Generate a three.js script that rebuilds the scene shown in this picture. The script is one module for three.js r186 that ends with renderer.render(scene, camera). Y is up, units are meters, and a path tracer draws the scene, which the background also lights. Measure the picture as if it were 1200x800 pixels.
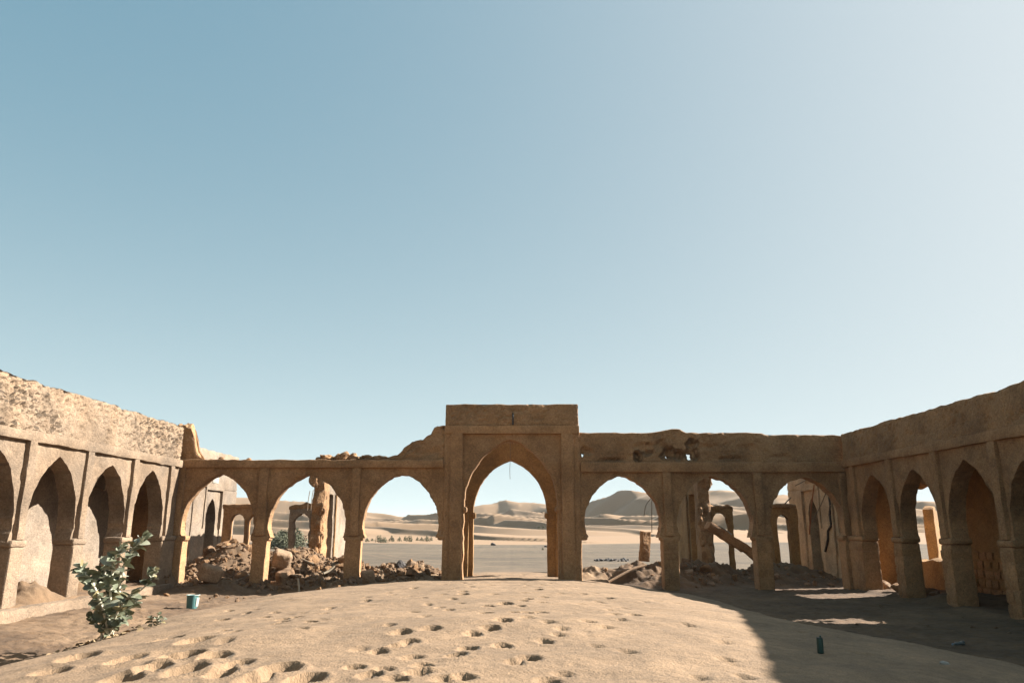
import * as THREE from 'three';
import { mergeGeometries, mergeVertices } from 'three/addons/utils/BufferGeometryUtils.js';
import { Brush, Evaluator, SUBTRACTION } from 'three-bvh-csg';

// ------------------------------------------------------------------ camera, sky, sun, exposure
const scene = new THREE.Scene();
const F = 880, PITCH = 13.85 * Math.PI / 180, EYE = 1.83;          // focal length in photo pixels (1200 x 800)
const camera = new THREE.PerspectiveCamera(2 * Math.atan(400 / F) * 180 / Math.PI, 1024 / 682, 0.1, 6000);
camera.position.set(0, EYE, 0);
camera.rotation.set(PITCH, 0, 0);
scene.add(camera);

const EXPOSURE = 3.6;
const SUN = new THREE.Vector3(1, 0.62, -0.20).normalize();
{
  const W = 1024, Hh = 512, d = new Float32Array(W * Hh * 4);
  const air = [0.068, 0.252, 0.388], hor = [0.765, 0.745, 0.61];      // colour overhead, and what the horizon adds
  for (let j = 0; j < Hh; j++) for (let i = 0; i < W; i++) {
    const el = ((j + 0.5) / Hh - 0.5) * Math.PI, az = ((i + 0.5) / W - 0.5) * 2 * Math.PI;
    const x = Math.cos(el) * Math.cos(az), y = Math.sin(el), z = Math.cos(el) * Math.sin(az);
    const g = Math.acos(Math.min(1, Math.max(-1, x * SUN.x + y * SUN.y + z * SUN.z)));
    const k = Math.exp(-Math.max(0, y) * 3.4), s = Math.min(0.95, 0.93 * Math.exp(-Math.pow(g / 0.90, 2)) * (1 + 0.6 * k));
    for (let c = 0; c < 3; c++) {
      let v = air[c] + hor[c] * k;
      v = v + ([0.955, 0.99, 0.995][c] - v) * s;
      if (y < 0) v = v + ([0.30, 0.22, 0.15][c] - v) * Math.min(1, -y * 8);
      d[(j * W + i) * 4 + c] = v / EXPOSURE;
    }
    d[(j * W + i) * 4 + 3] = 1;
  }
  const t = new THREE.DataTexture(d, W, Hh, THREE.RGBAFormat, THREE.FloatType);
  t.mapping = THREE.EquirectangularReflectionMapping; t.magFilter = THREE.LinearFilter; t.minFilter = THREE.LinearFilter;
  t.needsUpdate = true;
  scene.background = t; scene.environment = t; scene.environmentIntensity = 1;
}
const sun = new THREE.DirectionalLight(new THREE.Color().setRGB(1, 0.965, 0.895), 5);
sun.position.copy(SUN).multiplyScalar(80).add(new THREE.Vector3(0, 0, -20));
sun.target.position.set(0, 0, -20); scene.add(sun, sun.target);
sun.castShadow = true; sun.shadow.mapSize.set(4096, 4096);
Object.assign(sun.shadow.camera, { left: -45, right: 45, top: 40, bottom: -40, near: 1, far: 220 });
const renderer = new THREE.WebGLRenderer({ antialias: true });
renderer.setSize(1024, 682);
renderer.toneMapping = THREE.LinearToneMapping; renderer.toneMappingExposure = EXPOSURE;
renderer.shadowMap.enabled = true;
scene.fog = new THREE.FogExp2(new THREE.Color().setRGB(0.72, 0.70, 0.66), 0.00010);

// ------------------------------------------------------------------ small tools
let seed = 12345;
function rnd() { seed |= 0; seed = seed + 0x6D2B79F5 | 0; let t = Math.imul(seed ^ seed >>> 15, 1 | seed); t = t + Math.imul(t ^ t >>> 7, 61 | t) ^ t; return ((t ^ t >>> 14) >>> 0) / 4294967296; }
const rr = (a, b) => a + (b - a) * rnd();
function h3(x, y, z) { let n = Math.imul(x, 374761393) ^ Math.imul(y, 668265263) ^ Math.imul(z, 2147483647 - 61); n = Math.imul(n ^ n >>> 13, 1274126177); n ^= n >>> 16; n = Math.imul(n, 2246822519); n ^= n >>> 13; return (n >>> 0) / 4294967296; }
const fade = t => t * t * (3 - 2 * t);
function vn(x, y, z) {                                            // value noise, -1..1
  const xi = Math.floor(x), yi = Math.floor(y), zi = Math.floor(z), u = fade(x - xi), v = fade(y - yi), w = fade(z - zi);
  const L = (a, b, t) => a + (b - a) * t;
  return 2 * L(L(L(h3(xi, yi, zi), h3(xi + 1, yi, zi), u), L(h3(xi, yi + 1, zi), h3(xi + 1, yi + 1, zi), u), v),
    L(L(h3(xi, yi, zi + 1), h3(xi + 1, yi, zi + 1), u), L(h3(xi, yi + 1, zi + 1), h3(xi + 1, yi + 1, zi + 1), u), v), w) - 1;
}
function fbm(x, y, z, o = 3) { let s = 0, a = 0.5; for (let i = 0; i < o; i++) { s += a * vn(x, y, z); x = x * 2.03 + 17.1; y = y * 2.03 + 5.3; z = z * 2.03 + 9.7; a *= 0.5; } return s; }
const sstep = (a, b, x) => { const t = Math.min(1, Math.max(0, (x - a) / (b - a))); return t * t * (3 - 2 * t); };
const lerp = (a, b, t) => a + (b - a) * t;
function curve(pts, x) { if (x <= pts[0][0]) return pts[0][1]; for (let i = 1; i < pts.length; i++) if (x <= pts[i][0]) return lerp(pts[i - 1][1], pts[i][1], (x - pts[i - 1][0]) / (pts[i][0] - pts[i - 1][0])); return pts[pts.length - 1][1]; }
// direction of a photo pixel
function ray(px, py) { const x = (px - 600) / F, y = (400 - py) / F; return [x, y * Math.cos(PITCH) + Math.sin(PITCH), -Math.cos(PITCH) + y * Math.sin(PITCH)]; }
function onZ(px, py, z) { const d = ray(px, py), t = z / d[2]; return [d[0] * t, EYE + d[1] * t, z]; }

const usedNames = {};
function numbered(n) { const k = usedNames[n] = (usedNames[n] ?? -1) + 1; return k ? `${n}_${String(k).padStart(3, '0')}` : n; }
function shade(o) { o.traverse(m => { if (m.isMesh) { m.castShadow = true; m.receiveShadow = true; } }); return o; }
function thing(name, label, category, pos = [0, 0, 0], turn = 0, group) {
  const o = new THREE.Group(); o.name = numbered(name); o.position.set(...pos); o.rotation.y = turn;
  o.userData = { label, category, kind: 'thing' }; if (group) o.userData.group = group; scene.add(o); return o;
}
function part(parent, name, geo, mat) { const m = new THREE.Mesh(geo, mat); m.name = name; m.castShadow = m.receiveShadow = true; parent.add(m); return m; }
function solo(name, geo, mat, label, category, group, kind) {
  const m = new THREE.Mesh(geo, mat); m.name = numbered(name); m.castShadow = m.receiveShadow = true;
  if (label) m.userData.label = label; if (category) m.userData.category = category;
  if (group) m.userData.group = group; m.userData.kind = kind || 'thing'; scene.add(m); return m;
}
function boxUV(g) {                                               // uv in metres, by the way a face points
  const p = g.attributes.position, n = g.attributes.normal, uv = new Float32Array(p.count * 2);
  for (let i = 0; i < p.count; i++) {
    const ax = Math.abs(n.getX(i)), ay = Math.abs(n.getY(i)), az = Math.abs(n.getZ(i));
    let a, b; if (ay > ax && ay > az) { a = p.getX(i); b = p.getZ(i); } else if (ax > az) { a = p.getZ(i) + 0.37; b = p.getY(i); } else { a = p.getX(i); b = p.getY(i); }
    uv[2 * i] = a; uv[2 * i + 1] = b;
  }
  g.setAttribute('uv', new THREE.BufferAttribute(uv, 2)); return g;
}
// lumps shared by all earthen walls: a displacement that depends on the place only, so faces stay joined
function lump(x, y, z, amp, sc = 1) {
  return [amp * (0.7 * vn(x * 1.3 * sc, y * 1.3 * sc, z * 1.3 * sc) + 0.5 * vn(x * 5 * sc, y * 5 * sc, z * 5 * sc) + 0.3 * vn(x * 13 * sc, y * 13 * sc, z * 13 * sc)),
    amp * (0.5 * vn(x * 1.7 * sc + 31, y * 1.7 * sc, z * 1.7 * sc) + 0.5 * vn(x * 6 * sc + 31, y * 6 * sc, z * 6 * sc)),
    amp * (0.7 * vn(x * 1.3 * sc, y * 1.3 * sc + 57, z * 1.3 * sc) + 0.5 * vn(x * 5 * sc, y * 5 * sc + 57, z * 5 * sc) + 0.3 * vn(x * 13 * sc, y * 13 * sc + 57, z * 13 * sc))];
}
function roughen(g, amp, sc, fn) {
  const p = g.attributes.position;
  for (let i = 0; i < p.count; i++) {
    let x = p.getX(i), y = p.getY(i), z = p.getZ(i);
    if (fn) [x, y, z] = fn(x, y, z);
    const d = lump(x, y, z, amp, sc); p.setXYZ(i, x + d[0], y + d[1], z + d[2]);
  }
  g.computeVertexNormals(); return boxUV(g);
}
function slab(x0, x1, y0, y1, z0, z1, o = {}) {
  const { cell = 0.12, amp = 0.012, bev = 0.02, sc = 1, fn } = o;
  const w = x1 - x0, h = y1 - y0, d = z1 - z0, n = (s) => Math.max(1, Math.min(800, Math.round(s / cell)));
  const g = new THREE.BoxGeometry(w, h, d, n(w), n(h), n(d)); g.translate((x0 + x1) / 2, (y0 + y1) / 2, (z0 + z1) / 2);
  const cl = (v, a, b) => Math.min(Math.max(v, a), b);
  return roughen(g, amp, sc, (x, y, z) => {
    if (bev > 0) {
      const ix = cl(x, x0 + bev, x1 - bev), iy = cl(y, y0 + bev, y1 - bev), iz = cl(z, z0 + bev, z1 - bev), l = Math.hypot(x - ix, y - iy, z - iz) || 1;
      x = ix + (x - ix) / l * bev; y = iy + (y - iy) / l * bev; z = iz + (z - iz) / l * bev;
    }
    return fn ? fn(x, y, z) : [x, y, z];
  });
}
// pointed arch outline from left foot over the apex to right foot
function archLine(c, hw, yb, spring, apex, inset, n) {
  const rise = apex - spring, k = (rise * rise - hw * hw) / (2 * hw), R = hw + k, left = [];
  const m = Math.round(n * 0.35), q = n - m, a1 = Math.atan2(rise, -k);            // arc round (+k, spring)
  for (let i = 0; i < m; i++) { const t = i / m; left.push([-(hw - inset * Math.pow(1 - t, 2)), yb + (spring - yb) * t]); }
  for (let i = 0; i <= q; i++) { const a = Math.PI + (a1 - Math.PI) * i / q; left.push([k + R * Math.cos(a), spring + R * Math.sin(a)]); }
  const all = left.map(p => [c + p[0], p[1]]); for (let i = left.length - 2; i >= 0; i--) all.push([c - left[i][0], left[i][1]]);
  return all;
}
// a wall panel with an arched opening: front, back and the inside of the arch, all as grids
function archPanel({ x0, x1, yb, yt, c, hw, spring, apex, inset = 0, T, n = 26, nt = 12, amp = 0.012, z0 = 0, topFn, edge = 0.012, tBack }) {
  const A = archLine(c, hw, yb, spring, apex, inset, n), N = A.length;
  const side = yt - yb, top = x1 - x0, a = side / (2 * side + top) * 0.92, pos = [], idx = [];
  const outer = s => s < a ? [x0, yb + side * s / a] : s > 1 - a ? [x1, yb + side * (1 - s) / a] : [x0 + top * (s - a) / (1 - 2 * a), yt];
  const O = A.map((_, i) => outer(i / (N - 1)));
  { // the two outer corners must be hit exactly
    const i0 = Math.round(a * (N - 1)); O[i0] = [x0, yt]; O[N - 1 - i0] = [x1, yt];
  }
  const E = A.map((p, i) => { const j = edge * vn(p[0] * 4, p[1] * 4, 3.3 + x0) + edge * 0.6 * vn(p[0] * 13, p[1] * 13, x0) + edge * 0.35 * vn(p[0] * 31, p[1] * 31, x0); const dx = p[0] - c, dy = p[1] - spring * 0.8, l = Math.hypot(dx, dy) || 1; return [p[0] + dx / l * j, p[1] + dy / l * j]; });
  const put = (x, y, z, f = 0) => { const d = lump(x + 40, y, z, amp); if (f) { const sp = sstep(0.13, 0.2, fbm(x * 0.9 + 7, y * 0.9, x0 * 0.37 + 3, 4)); z -= sp * (0.020 + 0.02 * (fbm(x * 9, y * 9, 2, 3) + 0.3)); } pos.push(x + d[0], y + d[1], z + d[2]); return pos.length / 3 - 1; };
  const grid = (rows) => { for (let r = 0; r < rows.length - 1; r++) for (let i = 0; i < rows[r].length - 1; i++) { const p = rows[r][i], q = rows[r][i + 1], s = rows[r + 1][i], t = rows[r + 1][i + 1]; idx.push(p, s, q, q, s, t); } };
  const face = (z, flip) => {
    const rows = [];
    for (let r = 0; r <= nt; r++) { const t = r / nt; rows.push(E.map((p, i) => { const x = lerp(p[0], O[i][0], t), y = lerp(p[1], O[i][1], t); return put(x, topFn ? lerp(y, Math.min(y, topFn(x)), t) : y, z, flip ? 0 : 1); })); }
    if (flip) rows.reverse(); grid(rows);
  };
  face(z0, false); face(z0 - T, true);
  const nz = 5, rows = []; for (let r = 0; r <= nz; r++) rows.push(E.map(p => put(p[0], p[1], z0 - T * (1 - r / nz)))); grid(rows);
  const g = new THREE.BufferGeometry(); g.setAttribute('position', new THREE.Float32BufferAttribute(pos, 3)); g.setIndex(idx); g.computeVertexNormals();
  return boxUV(g);
}
function clean(g) { const r = new THREE.BufferGeometry(); for (const k of ['position', 'normal', 'uv']) r.setAttribute(k, g.attributes[k]); if (g.index) r.setIndex(g.index); return r; }
const join = list => list.length > 1 ? mergeGeometries(list.map(clean)) : list[0];
function tube(pts, r, seg = 24, rad = 6) { const g = new THREE.TubeGeometry(new THREE.CatmullRomCurve3(pts.map(p => new THREE.Vector3(...p))), seg, r, rad); return g; }

// ------------------------------------------------------------------ materials
function noiseTex(N, fn, srgb) {
  const d = new Uint8Array(N * N * 4);
  for (let j = 0; j < N; j++) for (let i = 0; i < N; i++) { const c = fn(i / N, j / N), k = (j * N + i) * 4; d[k] = c[0] * 255; d[k + 1] = c[1] * 255; d[k + 2] = c[2] * 255; d[k + 3] = 255; }
  const t = new THREE.DataTexture(d, N, N, THREE.RGBAFormat); t.wrapS = t.wrapT = THREE.RepeatWrapping; t.magFilter = THREE.LinearFilter; t.minFilter = THREE.LinearMipmapLinearFilter; t.generateMipmaps = true;
  if (srgb) t.colorSpace = THREE.SRGBColorSpace; t.needsUpdate = true; return t;
}
function pn(u, v, f, s) {                                         // periodic value noise 0..1
  const x = u * f, y = v * f, xi = Math.floor(x), yi = Math.floor(y), a = fade(x - xi), b = fade(y - yi), m = k => ((k % f) + f) % f;
  const p = h3(m(xi), m(yi), s), q = h3(m(xi + 1), m(yi), s), r = h3(m(xi), m(yi + 1), s), t = h3(m(xi + 1), m(yi + 1), s);
  return lerp(lerp(p, q, a), lerp(r, t, a), b);
}
const cl01 = v => Math.min(1, Math.max(0, v));
const plasterMap = noiseTex(1024, (u, v) => {                     // 4 m tile
  const big = pn(u, v, 5, 1) * 0.5 + pn(u, v, 13, 2) * 0.3 + pn(u, v, 37, 3) * 0.2;
  const fine = pn(u, v, 120, 4) * 0.5 + pn(u, v, 340, 5) * 0.5, pit = pn(u, v, 210, 6) > 0.86 ? 0.13 : 0, straw = pn(u, v, 90, 7) > 0.8 && pn(u, v * 1, 400, 8) > 0.6 ? 0.06 : 0;
  const t = 0.63 + 0.36 * big + 0.26 * (fine - 0.5) - pit + straw, w = pn(u, v, 9, 9) - 0.5;
  return [cl01(t + 0.01 * w), cl01(t - 0.015 * w), cl01(t - 0.05 * w)];
}, true);
const plasterBump = noiseTex(1024, (u, v) => { const t = pn(u, v, 24, 11) * 0.35 + pn(u, v, 70, 12) * 0.3 + pn(u, v, 190, 13) * 0.22 + pn(u, v, 420, 14) * 0.13 - (pn(u, v, 130, 15) > 0.83 ? 0.2 : 0); const c = cl01(t); return [c, c, c]; });
const sandMap = noiseTex(1024, (u, v) => { const t = 0.80 + 0.12 * (pn(u, v, 7, 21) - 0.5) + 0.10 * (pn(u, v, 40, 22) - 0.5) + 0.16 * (pn(u, v, 400, 23) - 0.5) + (pn(u, v, 230, 24) > 0.93 ? -0.15 : 0); const c = cl01(t); return [c, cl01(c * 0.995), cl01(c * 0.985)]; }, true);
const sandBump = noiseTex(1024, (u, v) => { const c = cl01(pn(u, v, 30, 31) * 0.4 + pn(u, v, 110, 32) * 0.35 + pn(u, v, 380, 33) * 0.25); return [c, c, c]; });
function sized(t, m) { const c = t.clone(); c.repeat.set(1 / m, 1 / m); c.needsUpdate = true; return c; }
const pm4 = sized(plasterMap, 4), pb = sized(plasterBump, 1.7), pbr = sized(plasterBump, 2.6), sm3 = sized(sandMap, 3.1), sb = sized(sandBump, 1.9);
const std = (r, g, b, o = {}) => new THREE.MeshStandardMaterial({ color: new THREE.Color().setRGB(r, g, b), roughness: 0.95, ...o });
const M = {
  plaster: std(0.475, 0.258, 0.118, { map: pm4, bumpMap: pb, bumpScale: 0.03 }),
  rough: std(0.44, 0.240, 0.110, { map: pm4, bumpMap: pbr, bumpScale: 0.05 }),
  tan: std(0.298, 0.203, 0.128, { map: pm4, bumpMap: pb, bumpScale: 0.022 }),
  tanRough: std(0.308, 0.210, 0.132, { map: pm4, bumpMap: pbr, bumpScale: 0.045 }),
  pale: std(0.304, 0.224, 0.157, { map: pm4, bumpMap: pb, bumpScale: 0.02 }),
  warm: std(0.64, 0.42, 0.24, { map: pm4, bumpMap: pb, bumpScale: 0.02 }),
  pierA: std(0.47, 0.25, 0.110, { map: pm4, bumpMap: pb, bumpScale: 0.02 }),
  pierB: std(0.43, 0.225, 0.098, { map: pm4, bumpMap: pb, bumpScale: 0.02 }),
  ochre: std(0.40, 0.215, 0.080, { map: pm4, bumpMap: pb, bumpScale: 0.02 }),
  stone: std(0.345, 0.218, 0.127, { map: pm4, bumpMap: pb, bumpScale: 0.015 }),
  stoneB: std(0.286, 0.169, 0.091, { map: pm4, bumpMap: pb, bumpScale: 0.015 }),
  stoneC: std(0.337, 0.245, 0.162, { map: pm4, bumpMap: pb, bumpScale: 0.015 }),
  white: std(0.398, 0.368, 0.313, { map: pm4 }),
  wood: std(0.174, 0.122, 0.078, { roughness: 0.85 }),
  paleWood: std(0.281, 0.224, 0.157, { roughness: 0.85 }),
  iron: std(0.03, 0.028, 0.026, { roughness: 0.6, metalness: 0.4 }),
  rust: std(0.261, 0.093, 0.033, { roughness: 0.8 }),
  ground: new THREE.MeshStandardMaterial({ color: 0xffffff, vertexColors: true, map: sm3, bumpMap: sb, bumpScale: 0.012, roughness: 1 }),
  dune: new THREE.MeshStandardMaterial({ color: 0xffffff, vertexColors: true, roughness: 1 }),
  darkStone: std(0.07, 0.06, 0.055, { roughness: 0.9 }),
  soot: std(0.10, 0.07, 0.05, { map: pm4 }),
};

// ------------------------------------------------------------------ ground height
const humpL = z => curve([[-40, 2.2], [-30, 3.2], [-26, 4.2], [-24, 5.4], [-20, 6.1], [-15, 6.7], [-10, 6.9], [4, 7]], z);
const humpR = z => curve([[-40, 2.2], [-30, 3.0], [-26, 3.4], [-24, 4.0], [-20, 4.9], [-13, 6.1], [-10, 6.9], [4, 7.4]], z);
const humpP = z => curve([[-40, 0.0], [-30, 0.22], [-24, 0.33], [-19, 0.56], [-14, 0.78], [-9, 0.86], [-4, 0.70], [4, 0.4]], z);
function hump(x, z) {
  const wob = 0.35 * vn(x * 0.4, z * 0.4, 8), w = x < 0 ? humpL(z) + wob : humpR(z) + wob, u = Math.abs(x) / w;
  if (u >= 1) return 0;
  return humpP(z) * Math.pow(1 - u * u, x < 0 ? lerp(0.85, 0.5, sstep(-11, -15, z)) : 0.8);
}
const heaps = [ // x, z, rx, rz, height
  [-9.5, -27.2, 2.2, 2.9, 1.25], [-7.5, -27.4, 1.5, 2.9, 1.05], [-5.9, -27.2, 1.5, 2.3, 0.65], [-3.8, -25.2, 2.0, 1.3, 0.42], [-8.9, -23.9, 2.2, 2.0, 0.28], [-5.8, -24.3, 1.8, 1.4, 0.32],
  [4.7, -27.3, 1.7, 1.5, 0.72], [3.2, -27.4, 1.8, 1.2, 0.35], [6.6, -28.2, 2.2, 2.8, 0.62], [9.4, -28.2, 2.4, 3.0, 0.5], [5.2, -26.0, 1.6, 1.4, 0.3],
  [-11.1, -17.7, 1.0, 1.0, 0.35], [-11.2, -20.3, 0.9, 0.8, 0.25], [11.6, -19.6, 1.4, 1.3, 0.2], [-8.9, -17.2, 1.4, 2.0, 0.10],
];
const footprints = [];
function baseH(x, z) {
  const inYard = sstep(-32, -27, z);
  let h = -0.05 + 0.03 * fbm(x * 0.6, z * 0.6, 2, 3);
  h = lerp(lerp(-0.85, -0.1, sstep(-58, -27, z)), h, inYard);
  if (z > -24) h += 0.27 * sstep(-10.15, -10.35, x) * sstep(-14, -12.9, x) + 0.07 * sstep(10.2, 10.5, x);
  h += hump(x, z);
  let a = 0;
  for (const [cx, cz, rx, rz, hh] of heaps) { const d = ((x - cx) / rx) ** 2 + ((z - cz) / rz) ** 2; if (d < 1) { a = Math.max(a, hh * Math.pow(1 - d, 1.25)); } }
  const hm = Math.min(1, a * 3); h += a + hm * (0.30 * fbm(x * 2.1, z * 2.1, 5, 4) + 0.10 * fbm(x * 9, z * 9, 15, 2));
  return h;
}
function groundH(x, z) {
  let h = baseH(x, z);
  if (z > -30 && z < -3 && Math.abs(x) < 14) {
    const onHump = Math.min(1, hump(x, z) * 6), rough = 1 - onHump;
    h += rough * (0.03 * fbm(x * 5, z * 5, 3, 4) + 0.02 * cl01(fbm(x * 11, z * 11, 33, 2) * 3)) + onHump * (0.030 * vn(x * 1.1, z * 0.9, 4) + 0.012 * vn(x * 3.1 + z, z * 3.7, 6));
    // wind ripples on the clean side of the drift
    const rip = onHump * sstep(-0.5, 3, x + 0.4 * vn(z * 0.4, x * 0.3, 1)) ;
    h += rip * 0.0035 * Math.sin((x * 0.55 + z * 0.85) * 62 + 5 * vn(x * 1.3, z * 1.3, 7));
    h += onHump * 0.004 * vn(x * 16, z * 16, 2);
    for (const f of footprints) {
      const dx = x - f.x, dz = z - f.z; if (Math.abs(dx) > 0.6 || Math.abs(dz) > 0.6) continue;
      const u = (dx * f.c + dz * f.s) / f.w, v = (-dx * f.s + dz * f.c) / f.l, r = Math.sqrt(u * u + v * v) * (1 + 0.16 * vn(x * 9, z * 9, f.x));
      if (r < 2.2) h += f.d * (-Math.exp(-Math.pow(r, 5)) + 0.16 * Math.exp(-((r - 1.3) ** 2) * 9));
    }
  }
  return h;
}
function toGround(px, py, lift = 0) {                             // walk a pixel's ray to the ground
  const d = ray(px, py); let t = 3; for (let i = 0; i < 4000; i++) { const x = d[0] * t, y = EYE + d[1] * t, z = d[2] * t; if (y <= baseH(x, z) + lift) return [x, y, z]; t += 0.02 + t * 0.0006; if (t > 400) break; } return [d[0] * t, 0, d[2] * t];
}
const FP = [ // footprints seen in the sand: pixel, length, depth
  ...[[147, 772], [180, 780], [213, 767], [230, 752], [252, 768], [218, 783], [257, 788], [275, 777], [328, 783], [143, 793], [193, 750], [90, 772], [297, 795], [357, 796], [60, 788]].map(p => [...p, 0.205, 0.135]),
  ...[[260, 728], [262, 741], [493, 701], [525, 713], [475, 698], [543, 697], [505, 737], [480, 750], [467, 755], [443, 762], [482, 768], [495, 778], [490, 787], [450, 782], [433, 790], [542, 793], [572, 710], [570, 718], [592, 708], [612, 704], [590, 728], [575, 736], [605, 717], [620, 717], [588, 757], [548, 759], [534, 767], [555, 742], [620, 772], [642, 798], [602, 777], [470, 740], [520, 795], [465, 795], [415, 780]].map(p => [...p, 0.115, 0.075]),
  ...[[642, 730], [657, 697], [700, 758], [712, 737], [755, 707], [770, 705], [683, 710], [807, 732], [850, 753], [852, 773], [820, 795], [873, 795], [560, 690], [600, 690], [630, 692], [575, 686], [655, 745], [690, 730], [735, 765], [660, 790], [720, 720], [540, 705], [480, 715], [580, 697]].map(p => [...p, 0.10, 0.032]),
];
for (const [px, py, l, d] of FP) { const p = toGround(px, py), a = rr(-0.5, 0.5); footprints.push({ x: p[0], z: p[2], c: Math.cos(a), s: Math.sin(a), w: l * rr(0.5, 0.75), l: l * rr(0.8, 1.15), d: d * rr(0.8, 1.2) }); }
for (const [xa, za, xb, zb] of [[-1.4, -7.6, -0.3, -23.5], [0.5, -7.8, 0.2, -23.2], [-3.4, -7.8, -0.9, -21.5], [-2.2, -9, -5.2, -14], [1.6, -9, 0.8, -20]]) {   // walking lines to the gate
  const L = Math.hypot(xb - xa, zb - za), n = Math.round(L / 0.68), dx = (xb - xa) / L, dz = (zb - za) / L;
  for (let i = 0; i < n; i++) { const t = (i + rr(-0.15, 0.15)) / n, sd = i % 2 ? 0.13 : -0.13, a = Math.atan2(dx, -dz) + rr(-0.2, 0.2), wob = 0.25 * vn(i * 0.3, xa, 3); footprints.push({ x: lerp(xa, xb, t) - dz * sd + wob, z: lerp(za, zb, t) + dx * sd, c: Math.cos(a), s: Math.sin(a), w: rr(0.05, 0.065), l: rr(0.11, 0.15), d: rr(0.03, 0.06) }); }
}
for (let i = 0; i < 90; i++) { const x = rr(-5.5, 3.6), z = rr(-22, -5), a = rr(0, 3); footprints.push({ x, z, c: Math.cos(a), s: Math.sin(a), w: rr(0.04, 0.10), l: rr(0.05, 0.14), d: rr(0.006, 0.02) }); }
for (let i = 0; i < 50; i++) { const x = rr(-1.6, 1.3), z = rr(-28, -21), a = rr(0, 3); footprints.push({ x, z, c: Math.cos(a), s: Math.sin(a), w: rr(0.07, 0.12), l: rr(0.1, 0.16), d: rr(0.015, 0.035) }); }

// ------------------------------------------------------------------ ground sheet
function lines(list) { const o = [list[0][0]]; for (const [a, b, s] of list) { const n = Math.round(Math.abs(b - a) / s); for (let i = 1; i <= n; i++) o.push(a + (b - a) * i / n); } return o; }
function grow(o, lim, k) { let s = Math.abs(o[o.length - 1] - o[o.length - 2]); const dir = Math.sign(o[o.length - 1] - o[o.length - 2]); while (Math.abs(o[o.length - 1]) < lim) { s *= k; o.push(o[o.length - 1] + dir * s); } return o; }
{
  const xr = grow(lines([[0, 7.6, 0.045], [7.6, 14, 0.10], [14, 40, 0.5]]), 3000, 1.16), xl = grow(lines([[0, -8.6, 0.045], [-8.6, -14, 0.10], [-14, -40, 0.5]]), 3000, 1.16);
  const xs = [...xl.slice(1).reverse(), ...xr];
  const zs = grow(lines([[8, -4.2, 0.45], [-4.2, -17.5, 0.045], [-17.5, -25, 0.075], [-25, -36, 0.11], [-36, -80, 0.6]]), 3500, 1.11);
  const nx = xs.length, nz = zs.length, pos = new Float32Array(nx * nz * 3), col = new Float32Array(nx * nz * 3), uv = new Float32Array(nx * nz * 2), idx = [];
  for (let j = 0; j < nz; j++) for (let i = 0; i < nx; i++) {
    const x = xs[i], z = zs[j], k = j * nx + i, y = groundH(x, z); pos[3 * k] = x; pos[3 * k + 1] = y; pos[3 * k + 2] = z; uv[2 * k] = x; uv[2 * k + 1] = z;
    const hu = hump(x, z), n1 = fbm(x * 0.8, z * 0.8, 11, 4), n2 = fbm(x * 4, z * 4, 12, 2);
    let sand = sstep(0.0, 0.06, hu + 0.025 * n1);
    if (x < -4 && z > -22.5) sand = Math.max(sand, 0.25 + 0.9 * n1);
    let hq = 0; for (let m = 0; m < 6; m++) { const [cx, cz, rx, rz] = heaps[m], d = ((x - cx) / rx) ** 2 + ((z - cz) / rz) ** 2; if (d < 1) hq = Math.max(hq, cl01((1 - d) * 3 + n1)); }
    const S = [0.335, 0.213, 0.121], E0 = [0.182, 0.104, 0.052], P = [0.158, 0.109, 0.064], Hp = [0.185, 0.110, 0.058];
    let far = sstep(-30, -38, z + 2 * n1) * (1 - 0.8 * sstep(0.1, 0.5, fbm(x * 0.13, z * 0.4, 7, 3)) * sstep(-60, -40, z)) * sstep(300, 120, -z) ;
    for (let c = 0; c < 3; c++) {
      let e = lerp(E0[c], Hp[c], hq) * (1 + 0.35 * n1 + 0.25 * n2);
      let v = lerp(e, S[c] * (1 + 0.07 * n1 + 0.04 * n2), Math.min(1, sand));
      const wide = S[c] * 0.95 * (1 + 0.1 * n1);
      if (z < -26) v = lerp(v, wide, sstep(-27, -32, z) * (1 - hq));
      if (far > 0.3) { const tk = Math.min(Math.abs(x - (-7 + 0.5 * (z + 62)) + 0.8 * vn(z * 0.1, 1, 1)), Math.abs(x + 5.2 - 0.5 * (z + 62) + 0.8 * vn(z * 0.1, 1, 1)), Math.abs(x - (9 - 0.8 * (z + 60)) + vn(z * 0.1, 3, 1)), Math.abs(z + 74 - 0.12 * x + 1.5 * vn(x * 0.1, 4, 1))); far = Math.min(far, 0.72 + 0.28 * sstep(0.1, 0.5, tk)); }   // pale wheel tracks
      v = lerp(v, P[c] * (1 + 0.3 * n1 + 0.25 * n2 + 0.5 * fbm(x * 0.12, z * 0.45, 41, 4)), far);
      col[3 * k + c] = v;
    }
  }
  for (let j = 0; j < nz - 1; j++) for (let i = 0; i < nx - 1; i++) { const a = j * nx + i; idx.push(a, a + 1, a + nx, a + 1, a + nx + 1, a + nx); }
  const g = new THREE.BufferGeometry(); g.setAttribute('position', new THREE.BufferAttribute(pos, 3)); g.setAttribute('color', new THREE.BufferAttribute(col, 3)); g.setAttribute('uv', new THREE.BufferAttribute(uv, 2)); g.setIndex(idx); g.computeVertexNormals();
  solo('ground', g, M.ground, 'wind-blown sand drift, dark earth and gravel plain', null, null, 'structure');
}

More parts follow.
